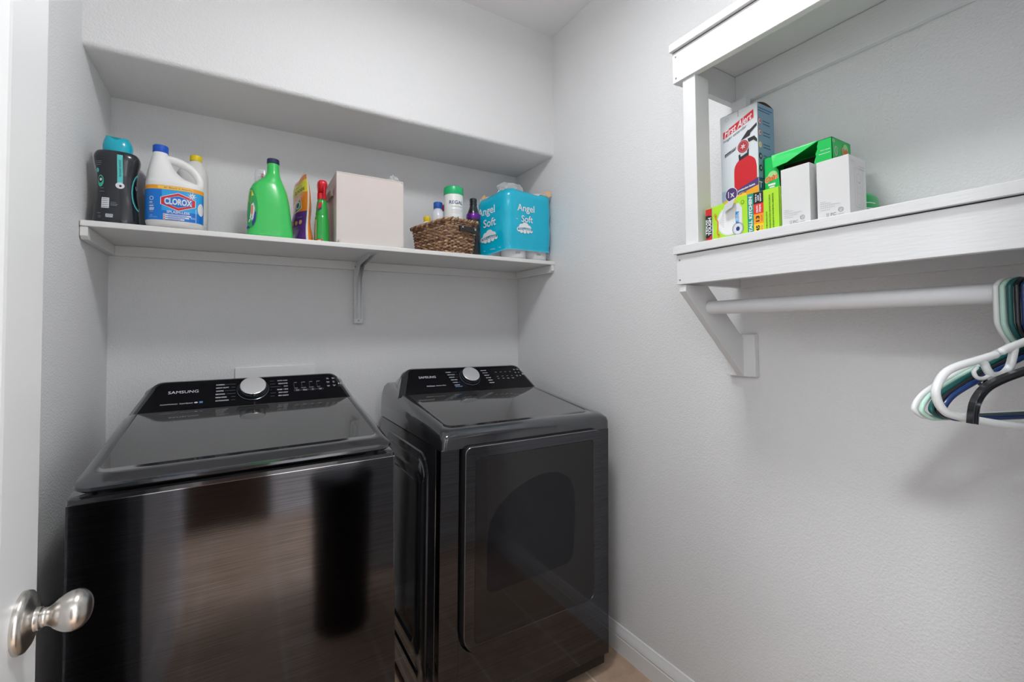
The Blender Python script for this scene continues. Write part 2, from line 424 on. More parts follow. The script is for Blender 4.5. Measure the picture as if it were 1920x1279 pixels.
# ================================================================== WALL SHELF
sh = empty('wall_shelf', ((XL+XR)/2, YB, ZSH-0.018), 'long white shelf spanning the recess above the washer and dryer', 'shelf')
g = 0.0015
MB().box((XL+g, YF, ZSH-0.018), (XR-g, YB-g, ZSH), SHELFW).build('shelf_board', sh, bevel=0.003)
CH, CT = 0.037, 0.018; cz = ZSH-0.0185
MB().box((XL+g+CT, YB-g-CT, cz-CH), (XR-g-CT, YB-g, cz), SHELFW).build('cleat', sh, bevel=0.0015)
for sgn, xw in ((1, XL+g), (-1, XR-g)):
    pr = [(YF+0.004, cz), (YF+0.004, cz-CH+0.010), (YF+0.016, cz-CH), (YB-g, cz-CH), (YB-g, cz)]
    x0, x1 = (xw, xw+sgn*CT)
    prism_pts(pr, lambda y, z: (x0, y, z), lambda y, z: (x1, y, z), SHELFW).build('cleat', sh, bevel=0.0015)
b = MB(); bx0, bx1 = 0.436, 0.474; yw = YB-g-CT-0.0005
WM = mat('bracket_white_metal', (0.72, 0.73, 0.75), 0.35)
b.box((bx0, yw-0.002, 1.330), (bx1, yw, cz), WM)
b.box((bx0, 1.800, cz-0.002), (bx1, yw, cz), WM)
for xa in (bx0+0.008, bx1-0.0095):
    pr = [(yw-0.002, 1.350), (yw-0.007, 1.350), (yw-0.012, 1.46), (yw-0.028, 1.53), (yw-0.075, 1.582), (1.85, cz-0.013), (1.815, cz-0.006), (1.812, cz-0.002), (yw-0.002, cz-0.002)]
    prism_pts(pr, lambda y, z: (xa, y, z), lambda y, z: (xa+0.0015, y, z), WM, b)
b.box((bx0+0.015, yw-0.0045, 1.352), (bx1-0.015, yw-0.002, 1.545), WM)
br_ = b.build('shelf_bracket', sh, bevel=0.0006)
for x, z in ((bx0+0.0045, 1.585), (bx1-0.0045, 1.585), ((bx0+bx1)/2, 1.342)):
    MB().lathe([(0.0032, 0), (0.0032, 0.0012), (0.0015, 0.002)], (x, yw-0.002, z), SCREW, 12, M=Matrix.Rotation(PI/2, 4, 'X')).build('screw', br_)

# white outlet box edge behind the washer
t = empty('outlet_box', (0.13, YB, 1.0), 'white washer outlet box cover low on the back wall behind washer', 'outlet box')
b = MB(); b.box((-0.016, YB-0.008, 0.94), (0.277, YB-g, 1.155), TRIM); b.build('frame', t, bevel=0.002)
MB().box((0.01, YB-0.011, 0.96), (0.25, YB-0.0085, 1.09), mat('outlet_inner', (.6, .6, .6), .5)).build('cover_plate', t)

# ================================================================== WASHER AND DRYER
def console(t, hw, yb, zb, yt, zt, ydeep, zlow):
    """sloped black control face between (yb,zb) and (yt,zt), rounded shell behind it; local frame"""
    L = math.hypot(yt-yb, zt-zb)
    def outline(bw, tw, h, r, n=8):
        pts = [(-bw, 0)]
        # left edge leaning in, rounded corner, top
        for sx in (-1, 1):
            arc = []
            for i in range(n+1):
                a = PI/2*i/n; arc.append((sx*(tw-r+r*math.cos(a)), h-r+r*math.sin(a)))
            pts += arc if sx == -1 else arc[::-1]
        pts.append((bw, 0))
        return pts
    def face(u, s, n): # point on the sloping face
        d = Vector((0, (yt-yb)/L, (zt-zb)/L)); nn = Vector((0, -(zt-zb)/L, (yt-yb)/L))
        return Vector((u, yb, zb))+d*s+nn*n
    inner = [face(u, s, 0) for u, s in outline(hw-0.027, hw-0.062, L-0.006, 0.030)]
    edge = [face(u, s, -0.003) for u, s in outline(hw-0.018, hw-0.052, L, 0.034)]
    bulge = [Vector((p.x*1.0, p.y, p.z)) for p in [face(u, s, -0.014) for u, s in outline(hw-0.002, hw-0.036, L+0.003, 0.042)]]
    def back(y, ztop, w):      # same outline pushed back, its foot dropped to the cover
        return [Vector((p.x*w, y, zlow+(p.z-zb)/(zt-zb)*(ztop-zlow))) for p in bulge]
    wk = hw/(hw-.002)
    rings = [edge, bulge, back(yt+.030, zt-.004, wk), back(yt+.075, zt-.020, wk), back(ydeep-.030, zt-.055, wk), back(ydeep-.010, zt-.090, wk), back(ydeep, zt-.118, wk)]
    sh_ = MB(); sh_.loft(rings, PLAS, cap0=False); shell = sh_.build('console', t, world=False, angle=50)
    fb = MB(); fb.loft([edge, inner], PLAS, cap0=False, cap1=False); 
    o = len(fb.v); fb.v += [tuple(p) for p in inner]; fb.f.append(tuple(range(o, o+len(inner)))); fb.mi.append(fb.mid(FACE))
    fp = fb.build('control_panel', t, world=False, angle=20)
    # dial
    Mf = Matrix((( 1, 0, 0, 0), (0, (yt-yb)/L, -(zt-zb)/L, 0), (0, (zt-zb)/L, (yt-yb)/L, 0), (0, 0, 0, 1)))
    c = face(0, L*0.54, 0)
    d = MB()
    d.lathe([(0.049, 0.0005), (0.0485, 0.004), (0.0465, 0.0045), (0.045, 0.002), (0.044, 0.0015)], c, mat('dial_ring', (.10, .12, .15), .15, .8), 48, M=Mf)
    d.build('dial_ring', t, world=False)
    d = MB()
    d.lathe([(0.041, 0.002), (0.041, 0.008)], c, BLACK, 48, M=Mf)
    d.lathe([(0.0395, 0.008), (0.0395, 0.023), (0.038, 0.0245)], c, CHROME, 48, M=Mf, cap=False)
    d.lathe([(0.038, 0.0245), (0.0375, 0.025)], c, KNOB, 48, M=Mf)
    d.box((-0.0012, -0.0400, 0.010), (0.0012, -0.0392, 0.0245), BLACK, M=Matrix.Translation(c) @ Mf)
    d.build('dial', t, world=False, angle=30)
    return fp, face, L
DRY = mat('print_rows', (0.55, 0.57, 0.62), 0.5)

def cap_rings(rings_spec, slope, z0, hw, y0, y1, t, name, m, n=8, botcap=False):
    rings = []
    for ins, dz, r, bt in rings_spec:
        pts = rrect(-hw+ins, y0+ins*bt, hw-ins, y1-ins*0.3, max(r, 0.002), n)
        rings.append([(x, y, z0+slope*(y-y0)+dz) for x, y in pts])
    b = MB(); b.loft(rings, m, cap0=True)
    return b.build(name, t, world=False, angle=40)

# ---- washer
wx = empty('washing_machine', (0.0370, 1.280, 0), 'black stainless top-load washer, left of the pair under the shelf', 'washing machine', rot=(0, 0, math.radians(-0.4)))
HW = 0.3445
b = MB(); b.loft([[(x, y, z) for x, y in rrect(-HW, 0.014, HW, 0.70, 0.008)] for z in (0.045, 0.935)], SIDE); b.build('cabinet', wx, world=False)
b = MB(); fr = rrect(-HW, 0.0, HW, 0.0135, (0.001, 0.001, 0.001, 0.001), 2)
pts = [(-HW, 0.0135), (-HW, 0.004), (-HW+0.001, 0.0012), (-HW+0.005, 0.0), (HW-0.005, 0.0), (HW-0.001, 0.0012), (HW, 0.004), (HW, 0.0135)]
b.loft([[(x, y, z) for x, y in pts] for z in (0.055, 0.9365)], BSS); b.build('front_panel', wx, world=False, angle=4)
MB().box((-HW+0.001, -0.0005, 0.9368), (HW-0.001, 0.010, 0.9384), CHROME).build('front_trim_line', wx, world=False)
for sx in (-1, 1):
    for yy in (0.06, 0.64):
        MB().lathe([(0.022, 0), (0.022, 0.012), (0.010, 0.016), (0.010, 0.045)], (sx*0.29, yy, 0), BLACK, 20).build('foot', wx, world=False)
# top cover: bezel that climbs towards the console
def side_prof(z): return z
b = MB()
rings = []
for ins, dz in ((0.0, -0.014), (0.0, -0.001), (0.004, 0.003), (0.022, 0.005), (0.024, -0.004)):
    pts = rrect(-HW+ins, 0.0+ins, HW-ins, 0.700, 0.012, 5)
    rr = []
    for x, y in pts:
        zb_ = 0.9385 if dz == -0.014 else 0.9485+dz+max(0, (y-0.10))*0.13
        rr.append((x, y, zb_))
    rings.append(rr)
b.loft(rings, PLAS); b.build('top_cover', wx, world=False, angle=35)
# lid
SL = 0.152
ZL0 = 0.9775
def lid_ring(ins, dz, r, y0, y1, n=8, fr_=0.0):
    pts = rrect(-0.331+ins, y0, 0.331-ins, y1, (r, r, 0.004, 0.004), n)
    out = []
    for x, y in pts:
        f = max(0.0, 1-(y-y0)/0.10) # the lip dips at the front
        out.append((x*(1+.018*(1-y/.462)), y, ZL0+SL*y+dz-fr_*f))
    return out
rings = [lid_ring(0.020, -0.016, 0.02, 0.010, 0.462), lid_ring(0.006, -0.0165, 0.03, -0.006, 0.462), lid_ring(0.0, -0.010, 0.035, -0.013, 0.462),
         lid_ring(0.001, -0.003, 0.035, -0.012, 0.462, fr_=0.001), lid_ring(0.008, 0.002, 0.032, 0.000, 0.462, fr_=0.003), lid_ring(0.018, 0.0045, 0.028, 0.030, 0.460, fr_=0.001), lid_ring(0.027, 0.0040, 0.022, 0.062, 0.458),
         lid_ring(0.0282, 0.0028, 0.021, 0.0635, 0.457)]
b = MB(); b.loft(rings, PLAS, cap1=False); lid = b.build('lid', wx, world=False, angle=50)
b = MB(); b.loft([lid_ring(0.0282, 0.0028, 0.021, 0.0635, 0.457), lid_ring(0.0292, 0.0036, 0.020, 0.0648, 0.456)], GLASS, cap0=False); b.build('lid_glass', lid, world=False, angle=10)
fp, face, L = console(wx, 0.334, 0.462, 1.047, 0.562, 1.136, 0.700, 0.945)
d = Decal(face)
d.text('SAMSUNG', -0.196, L*0.62, PRINT, w=0.080, h=0.0115)
d.text('ActiveWaterjet', -0.2300, L*0.25, PRINT, w=0.045, h=0.0052, bold=0.01); d.text('SuperSpeed', -0.186, L*0.25, PRINT, w=0.034, h=0.0055, bold=0.01)
d.ell(-0.160, L*0.255, 0.005, 0.0028, PRINT, 1); d.rect(-0.151, L*0.23, -0.142, L*0.28, PRINTB, 1)
left = ['NORMAL', 'HEAVY DUTY', 'WHITES', 'BEDDING', 'PERM PRESS', 'ACTIVEWEAR']; right = ['QUICK WASH', 'DELICATES', 'JEANS', 'RINSE + SPIN', 'SPIN ONLY', 'SELF CLEAN']
for i in range(6):
    v = L*(0.78-0.105*i)
    d.text(left[i], -0.108, v, PRINT, h=0.0046, align='l', bold=0.03); d.rect(-0.108+0.0048*len(left[i])*0.9, v-0.0003, -0.052, v+0.0003, PRINTG, 0)
    d.text(right[i], 0.108, v+0.003, PRINT, h=0.0046, align='r', bold=0.03); d.rect(0.052, v+0.0027, 0.108-0.0048*len(right[i])*0.9, v+0.0033, PRINTG, 0)
for k, (wd, up_, dn) in enumerate((('Temp', 'HOT', 'COLD'), ('Rinse', 'EXTRA', 'NORMAL'), ('Spin', 'HIGH', 'NO SPIN'), ('Soil', 'HEAVY', 'LIGHT'))):
    x = 0.138+0.0255*k
    d.text(wd, x, L*0.42, PRINT, h=0.0044, bold=0.03); d.ring(x, L*0.42, 0.0115, 0.0045, 0.0006, PRINTG, 1)
    d.text(up_, x-0.004, L*0.70, PRINT, h=0.0028); d.text(dn, x-0.004, L*0.50, PRINT, h=0.0028)
    d.rect(x-0.010, L*0.53, x-0.0096, L*0.69, PRINTG, 0)
for i, row in enumerate((('Pre Wash', 'Extra Rinse'), ('Water Level', 'Delay End'), ('Smart Care', 'Sound Off'))):
    for j, s_ in enumerate(row):
        a_, b_ = s_.split(' ')
        d.text(a_, 0.244+0.020*j, L*(0.785-0.14*i)+0.0018, PRINT, h=0.003, bold=0.02); d.text(b_, 0.244+0.020*j, L*(0.785-0.14*i)-0.0022, PRINT, h=0.003, bold=0.02)
d.ring(0.284, L*0.78, 0.0052, 0.0042, 0.0009, PRINT, 1); d.rect(0.2836, L*0.78, 0.2844, L*0.83, PRINT, 1)
d.poly([(0.279, L*.60), (0.279, L*.53), (0.2835, L*.565)], PRINT, 1); d.rect(0.2855, L*.53, 0.2865, L*.60, PRINT, 1); d.rect(0.288, L*.53, 0.289, L*.60, PRINT, 1)
d.text('HOLD 3 SEC', 0.285, L*0.47, PRINTG, h=0.0025)
d.build('panel_lettering', fp, world=False)

# ---- dryer
dx = empty('dryer', (0.8515, 1.280, 0.012), 'black stainless front-load dryer with dark door glass, beside right wall', 'dryer', rot=(0, math.radians(1.05), 0))
HD = 0.343; ZC = 0.908
b = MB(); b.loft([[(x, y, z) for x, y in rrect(-HD, 0.044, HD, 0.690, 0.008)] for z in (0.03, ZC)], SIDE); cabd = b.build('cabinet', dx, world=False)
b = MB(); b.box((-HD+0.012, 0.02, 0.024), (HD-0.006, 0.045, 0.085), BLACK); b.build('kick_plate', dx, world=False, bevel=0.003)
for sx in (-1, 1):
    for yy in (0.09, 0.63):
        MB().lathe([(0.020, -0.004 if sx > 0 else -0.015), (0.020, 0.008), (0.009, 0.012), (0.009, 0.032)], (sx*0.29, yy, 0.0), BLACK, 20).build('foot', dx, world=False)
# pressed frames on the left side sheet
for (y0, y1, z0, z1, r) in ((0.105, 0.60, 0.105, 0.872, 0.07),):
    def sr(ins, h, rr, tp=0.0): return [(-HD-h, y, z) for y, z in rrect(y0+ins, z0+ins, y1-ins, z1-ins, rr, 8)]
    b = MB(); b.loft([sr(0, -0.001, r), sr(0.004, 0.005, r), sr(0.010, 0.006, r-0.006), sr(0.030, 0.006, r-0.015), sr(0.040, 0.001, r-0.02), sr(0.070, 0.001, r-0.025), sr(0.076, 0.006, r-0.03), sr(0.082, 0.007, r-0.03), sr(0.105, 0.007, 0.035), sr(0.115, 0.001, 0.03)], SIDE, cap0=False)
    b.build('side_pressing', cabd, world=False, angle=25)
MB().box((-HD-0.0008, 0.043, 0.03), (-HD+0.002, 0.0445, ZC), CHROME).build('side_seam', cabd, world=False)
# front panel around the door
Dx0, Dx1, Dz0, Dz1 = -0.272, 0.282, 0.274, 0.915
outer = [(-HD, 0.070), (HD, 0.070), (HD, ZC), (-HD, ZC)]
N8 = 8
hole = rrect(Dx0-0.008, Dz0-0.010, Dx1+0.010, ZC+0.002, (0.085, 0.085, 0.002, 0.002), N8)
b = MB()
n = len(hole); q = n//4
# stitch: project each hole point out to the outer rectangle
def proj(px, pz):
    cx, cz_ = (Dx0+Dx1)/2, (Dz0+ZC)/2
    dx_, dz_ = px-cx, pz-cz_
    k = min((HD-cx if dx_ > 0 else HD+cx)/abs(dx_) if abs(dx_) > 1e-9 else 1e9, ((ZC-cz_) if dz_ > 0 else (cz_-0.070))/abs(dz_) if abs(dz_) > 1e-9 else 1e9)
    return (cx+dx_*k, cz_+dz_*k)
fy = 0.0
b = MB()
b.box((-HD, fy+0.004, 0.070), (Dx0-0.008, 0.043, ZC), BSS); b.box((Dx1+0.010, fy+0.004, 0.070), (HD, 0.043, ZC), BSS); b.box((Dx0-0.008, fy+0.004, 0.070), (Dx1+0.010, 0.043, Dz0-0.010), BSS)
# rounded lower corners of the opening
for sx, xc in ((1, Dx0-0.008), (-1, Dx1+0.010)):
    r = 0.085; zc = Dz0-0.010
    pts = [(xc, zc)]+[(xc+sx*(r-r*math.cos(a)), zc+r-r*math.sin(a)) for a in [PI/2*i/10 for i in range(11)]]
    prism_pts(pts, lambda x, z: (x, fy+0.004, z), lambda x, z: (x, 0.043, z), BSS, b)
b.build('front_panel', dx, world=False, angle=30, bevel=0.0015)
MB().box((Dx0-0.008, 0.030, Dz0-0.010), (Dx1+0.010, 0.0435, ZC), BLACK).build('door_recess', dx, world=False)
for x0, x1 in ((-HD+.001, Dx0-0.009), (Dx1+0.011, HD-.001)): MB().box((x0, 0.003, ZC+.0003), (x1, 0.04, ZC+0.0018), CHROME).build('trim_line', dx, world=False)
# door: dark sides, brushed frame, glass
dp = rrect(Dx0, Dz0, Dx1, Dz1, (0.075, 0.075, 0.022, 0.022), 10)
def dring(ins, y, r=(0.075, 0.075, 0.022, 0.022)): return [(x, y, z) for x, z in rrect(Dx0+ins, Dz0+ins, Dx1-ins, Dz1-ins, tuple(max(q_-ins, .004) for q_ in r), 10)]
door = MB().loft([dring(0.004, 0.029), dring(0, 0.025), dring(0, -0.0195)], BLACK, cap1=False).loft([dring(0, -0.0195), dring(0.0015, -0.0215)], mat('edge_metal', (.30, .30, .32), .2, 1.0), cap0=False, cap1=False)
door.loft([dring(0.0015, -0.0215), dring(0.034, -0.0215, (0.06, 0.06, 0.05, 0.05)), dring(0.0348, -0.0205, (0.06, 0.06, 0.05, 0.05))], BSS, cap0=False, cap1=False)
dd = door.build('door', dx, world=False, angle=25)
b = MB(); b.loft([dring(0.0348, -0.0205, (0.06, 0.06, 0.05, 0.05)), dring(0.036, -0.0205, (0.06, 0.06, 0.05, 0.05)), dring(0.0368, -0.0214, (0.06, 0.06, 0.05, 0.05))], DGLASS, cap0=False, mats=[GAP, DGLASS]); dgl = b.build('door_glass', dd, world=False, angle=10)
d = Decal(plane((0, -0.0214, 0), (1, 0, 0), (0, 0, 1)))
wp = smooth_path([(-0.195, 0.475), (-0.190, 0.64), (-0.165, 0.70), (-0.10, 0.755), (0.0, 0.790), (0.09, 0.785), (0.145, 0.74), (0.158, 0.66), (0.152, 0.52), (0.14, 0.478), (0.10, 0.465), (-0.10, 0.455), (-0.18, 0.455), (-0.195, 0.475)], 4)[:-1]
d.poly(wp, DWIN, 0); d.build('inner_window', dgl, world=False)
# top cap
def cring(ins, z0, z1, r, y0, y1=0.690, n=8):
    pts = rrect(-HD+ins, y0, HD-ins, y1, (r, r, 0.01, 0.01), n)
    return [(x, y, z0+(z1-z0)*(y-y0)/(y1-y0)) for x, y in pts]
b = MB(); b.loft([cring(0.0, ZC+0.002, ZC+0.004, 0.014, -0.003), cring(0.0, ZC+0.030, ZC+0.055, 0.02, -0.006), cring(0.002, ZC+0.043, ZC+0.095, 0.024, -0.002), cring(0.012, ZC+0.054, ZC+0.128, 0.03, 0.014),
                  cring(0.026, ZC+0.0575, ZC+0.142, 0.03, 0.036), cring(0.045, ZC+0.0605, ZC+0.140, 0.03, 0.066, 0.66), cring(0.0465, ZC+0.0590, ZC+0.139, 0.03, 0.0675, 0.655)], PLAS, cap1=False)
capd = b.build('top_cap', dx, world=False, angle=50)
b = MB(); b.loft([cring(0.0465, ZC+0.0590, ZC+0.139, 0.03, 0.0675, 0.655), cring(0.048, ZC+0.0594, ZC+0.139, 0.03, 0.069, 0.654)], GLASS, cap0=False); b.build('top_glass', capd, world=False, angle=10)
fp, face, L = console(dx, 0.335, 0.462, 1.022, 0.562, 1.118, 0.690, 0.915)
d = Decal(face)
d.text('SAMSUNG', -0.194, L*0.62, PRINT, w=0.075, h=0.0115)
d.text('MultiSteam', -0.190, L*0.27, PRINT, w=0.036, h=0.0050, bold=0.03); d.text('Sensor Dry', -0.145, L*0.27, PRINT, w=0.044, h=0.0050, bold=0.03)
left = ['NORMAL', 'HEAVY DUTY', 'BEDDING', 'PERM PRESS', 'TOWELS', 'SANITIZE']; right = ['DELICATES', 'QUICK DRY', 'TIME DRY', 'AIR FLUFF', 'REFRESH', 'WRINKLE']
for i in range(6):
    v = L*(0.78-0.105*i)
    d.text(left[i], -0.104+0.004*i, v, PRINT, h=0.0044, align='l', bold=0.03); d.rect(-0.104+0.004*i+0.0045*len(left[i])*0.9, v-0.0003, -0.052, v+0.0003, PRINTG, 0)
    d.text(right[i], 0.096+0.003*i, v+0.002, PRINT, h=0.0044, align='r', bold=0.03)
d.rect(-0.083, L*0.18, -0.05, L*0.205, PRINTB, 0)
for k, wd in enumerate(('Dry', 'Temp', 'Time', 'Level')):
    x = 0.142+0.0255*k; d.text(wd, x, L*0.42, PRINT, h=0.0042, bold=0.03); d.text('HIGH', x, L*0.70, PRINT, h=0.0028); d.text('LOW', x, L*0.52, PRINT, h=0.0028)
for i, row in enumerate((('Damp Alert', 'Wrinkle Care'), ('Rack Dry', 'Eco Dry'), ('Smart Care', 'Drum Light'))):
    for j, s_ in enumerate(row):
        a_, b_ = s_.split(' ')
        d.text(a_, 0.246+0.018*j, L*(0.785-0.14*i)+0.0018, PRINT, h=0.003, bold=0.02); d.text(b_, 0.246+0.018*j, L*(0.785-0.14*i)-0.0022, PRINT, h=0.003, bold=0.02)
d.ring(0.282, L*0.76, 0.0052, 0.0042, 0.0009, PRINT, 1)
d.poly([(0.278, L*.60), (0.278, L*.53), (0.2825, L*.565)], PRINT, 1); d.rect(0.2845, L*.53, 0.2855, L*.60, PRINT, 1); d.rect(0.287, L*.53, 0.288, L*.60, PRINT, 1)
d.build('panel_lettering', fp, world=False)

# ================================================================== CLOSET SHELF UNIT on the right wall
XF, YE0, YE1 = 1.027, 0.811, YR+0.012      # front, left end, right end
un = empty('closet_shelf_unit', (XR, 0.5, 1.40), 'white painted two-tier wooden shelf unit with hanging rod on right wall', 'shelf unit')
wx_ = XR-0.0015
def plank(name, a, b, par=un, bv=0.0015, m=WOODP): return MB().box(a, b, m).build(name, par, bevel=bv)
ZT = 2.085; ZL = 1.519
for zt, zf in ((ZT, 1.975), (ZL, 1.4145)):
    tb = plank('top_board', (XF-0.009, YE1, zt-0.0215), (wx_, YE0+0.004, zt))
    plank('fascia', (XF, YE1, zf), (XF+0.019, YE0, zt-0.0235))
    plank('end_board', (XF+0.019, YE0-0.020, zf+0.001), (wx_, YE0-0.001, zt-0.0225))
    plank('ledger', (wx_-0.019, YE1, zf), (wx_, YE0-0.020, zt-0.0225))
    b = MB(); 
    for z in (zf+0.012, zt-0.038): b.lathe([(0.0030, 0), (0.0030, -0.0005)], (XF-0.0003, YE0-0.012, z), SCREW, 12, M=Matrix.Rotation(PI/2, 4, 'Y'))
    for z in (zf+0.012, zt-0.038):
        MB().lathe([(0.0026, 0.0), (0.0026, 0.0009), (0.001, 0.0010)], (XF+0.0001, YE0-0.011, z), SCREW, 10, M=Matrix.Rotation(-PI/2, 4, 'Y')).build('screw', un)
    MB().box((XF+0.0015, YE1, zt-0.0236), (XF+0.0185, YE0-0.001, zt-0.0214), GAP).build('seam', un, smooth=False)
plank('post', (XF+0.006, 0.745, ZL), (XF+0.064, 0.784, 1.9745+0.0005))
plank('post', (wx_-0.045, 0.745, ZL), (wx_-0.020, 0.790, 1.975))
plank('wall_block', (wx_-0.019, 0.7505, 1.149), (wx_, 0.8405, 1.275))
pr = [(XF+0.004, 1.4125), (XF+0.004, 1.395), (wx_-0.020, 1.149), (wx_-0.020, 1.262), (1.128, 1.4125)]
prism_pts(pr, lambda x, z: (x, 0.785, z), lambda x, z: (x, 0.806, z), WOODP).build('brace', un, bevel=0.0012)
ROD = (1.132, 1.352); RR = 0.0185
Mx = Matrix.Rotation(-PI/2, 4, 'X')
MB().lathe([(RR, 0.0), (RR, 0.784-YE1)], (ROD[0], YE1, ROD[1]), mat('rod_paint', (0.74, 0.745, 0.76), 0.4, bump=(90, 0.08, 0.0008)), 32, M=Mx).build('hanging_rod', un)

# ================================================================== THINGS ON THE WALL SHELF
Z0 = ZSH+0.0004
SB = mat('booster_black', (0.012, 0.014, 0.020), 0.25, coat=0.4)
TEAL = mat('teal_cap', (0.0, 0.42, 0.56), 0.22, coat=0.3, sss=0.05)
TEALP = mat('print_teal', (0.10, 0.58, 0.58), 0.4)
GRN = mat('print_green', (0.05, 0.55, 0.36), 0.4)
# --- scent booster bottle
def booster(name, cx, cy, body, cap, label, printed):
    t = empty(name, (cx, cy, Z0), label, 'bottle')
    hz = [(0.0, .050), (0.006, .0555), (0.05, .053), (0.10, .0465), (0.15, .0465), (0.190, .0535), (0.208, .0545), (0.221, .049), (0.225, .040)]
    keys = [(Z0+z, cx-hw, cx+hw, hw*0.72, 2.6) for z, hw in hz]
    bd = MB().loft(sections(keys, 48, 5, cy), body).build('bottle_body', t, angle=45)
    ck = [(Z0+.222, .0345), (Z0+.238, .0360), (Z0+.253, .0345), (Z0+.262, .029)]
    rings = sections([(z, cx-r, cx+r, r*.8, 2.2) for z, r in ck], 48, 5, cy)
    for k in range(len(rings)-6, len(rings)):
        f = (k-(len(rings)-6))/5
        rings[k] = [(x, y, z-f*0.0055*math.cos(2*PI*(x-cx+.003)/0.050)+f*(.0045-.10*(x-cx))) for x, y, z in rings[k]]
    MB().loft(rings, cap).build('cap', t, angle=60)
    if printed:
        def fn(u, v, n):
            # follow the waisted profile
            zz = v-Z0
            for (a, ra), (b_, rb) in zip(hz, hz[1:]):
                if a <= zz <= b_: r = ra+(rb-ra)*(zz-a)/(b_-a); break
            else: r = .055
            q = cr([(k_[1],) for k_ in hz], min(max(sum((zz-a)/(b_-a) if a <= zz < b_ else (1 if zz >= b_ else 0) for (a, _), (b_, _) in zip(hz, hz[1:])), 0), 7.999))[0]
            return wrap_cache(q)(u, v, n+0.0006)
        cache = {}
        def wrap_cache(q):
            k = round(q, 4)
            if k not in cache: cache[k] = wrap_fn(cx, cy, k, k*0.72, 2.6)
            return cache[k]
        d = Decal(fn)
        d.rect(0.005, Z0+0.125, 0.018, Z0+0.211, TEALP, 0, 2, 12)
        d.text('ODOR DEFENSE', 0.0118, Z0+0.170, FACE, w=0.05, h=0.0045, rot=-PI/2, l=1)
        d.ell(0.0115, Z0+0.118, 0.0105, 0.0095, PRINT, 1); d.ell(0.0125, Z0+0.117, 0.003, 0.0035, SB, 2)
        d.rect(-0.030, Z0+0.045, -0.012, Z0+0.077, PRINT, 0, 4, 4)
        for i in range(5): d.rect(-0.0285, Z0+0.0475+0.006*i, -0.0135, Z0+0.0498+0.006*i, mat('barcode_grey', (.25, .28, .3), .5), 1, 4, 1)
        d.ell(-0.035, Z0+0.128, 0.0085, 0.018, GRN, 0); d.ell(-0.035, Z0+0.132, 0.0062, 0.0105, SB, 1); d.ell(-0.034, Z0+0.132, 0.0035, 0.0045, PRINT, 2)
        d.ell(-0.044, Z0+0.160, 0.005, 0.0065, TEALP, 0)
        for i, (n_, z) in enumerate(((9, .185), (9, .180), (8, .175))): d.rect(-0.048, Z0+z, -0.048+.0018*n_, Z0+z+.0012, PRINTG, 0, 4, 1)
        for z, u0, u1 in ((.105, -.036, -.026), (.095, -.037, -.024), (.063, -.009, .004), (.058, -.009, .008), (.054, -.009, .006), (.028, -.040, -.031)): d.rect(u0, Z0+z, u1, Z0+z+.0013, PRINTG, 0, 3, 1)
        d.rect(-0.020, Z0+.017, -0.002, Z0+.028, PRINTG, 0, 4, 2); d.ring(-.0155, Z0+.0235, .0035, .0033, .0010, PRINT, 1); d.ring(-.0065, Z0+.0235, .0035, .0033, .0010, PRINT, 1); d.rect(-.018, Z0+.0175, -.004, Z0+.0192, PRINT, 1, 3, 1)
        d.ring(-0.034, Z0+0.018, .0032, .0035, .0008, PRINTG, 0)
        # teal framed oval on the right flank
        for (ru, rv, m_, l_) in ((.0235, .058, TEALP, 0), (.0205, .053, SB, 1), (.0195, .051, mat('oval_rim', (.01, .12, .16), .4), 2), (.0185, .049, FACE, 3)):
            d.ell(0.062, Z0+0.105, ru, rv, m_, l_)
        d.text('U', 0.056, Z0+0.120, PRINT, h=0.011, l=4)
        d.build('label_print', bd)
    return t
booster('scent_booster_bottle', -0.3265, 1.803, SB, TEAL, 'black waisted bottle with wavy teal cap at the left end of the shelf', True)
GB = mat('booster_grey', (0.30, 0.29, 0.33), 0.22, coat=0.4)
t = empty('grey_bottle', (-0.318, 1.95, Z0), 'dark grey bottle standing behind the black teal-capped bottle', 'bottle')
keys = [(Z0+z, -0.318-hw, -0.318+hw, hw*0.72, 2.4) for z, hw in ((0, .045), (.006, .050), (.05, .049), (.10, .0535), (.15, .056), (.185, .050), (.21, .036), (.225, .02))]
MB().loft(sections(keys, 40, 4, 1.925), GB).build('bottle_body', t, angle=50)
MB().lathe([(.021, Z0+.222), (.021, Z0+.245), (.019, Z0+.247)], (-0.318, 1.925, 0), GB, 28).build('cap', t)

# --- blue-capped bleach jug
HD_ = mat('jug_white', (0.80, 0.80, 0.79), 0.35, sss=0.12)
BLUECAP = mat('cap_blue', (0.005, 0.09, 0.55), 0.35)
LBLUE = mat('label_blue', (0.0, 0.17, 0.62), 0.35); LBLUE2 = mat('label_blue_light', (0.02, 0.36, 0.78), 0.35)
ORNG = mat('label_orange', (0.86, 0.36, 0.02), 0.4); GOLD = mat('label_gold', (0.95, 0.55, 0.06), 0.4)
RED = mat('label_red', (0.62, 0.02, 0.03), 0.4); NAVY = mat('label_navy', (0.02, 0.04, 0.18), 0.4)
t = empty('bleach_jug', (-0.181, 1.795, Z0), 'white bleach jug with blue cap and blue label, handle to the right', 'jug')
cx, cy = -0.1805, 1.797
k = [(Z0, -.245, -.118, .048, 2.5), (Z0+.004, -.252, -.110, .054, 2.6), (Z0+.014, -.256, -.105, .058, 2.8), (Z0+.03, -.257, -.104, .059, 3.0), (Z0+.13, -.257, -.104, .059, 3.0), (Z0+.142, -.257, -.106, .058, 2.8),
     (Z0+.152, -.2565, -.122, .055, 2.5), (Z0+.163, -.256, -.150, .050, 2.3), (Z0+.18, -.254, -.172, .043, 2.2), (Z0+.20, -.250, -.186, .036, 2.1), (Z0+.22, -.2455, -.195, .029, 2), (Z0+.236, -.242, -.2005, .023, 2), (Z0+.246, -.240, -.203, .0185, 2)]
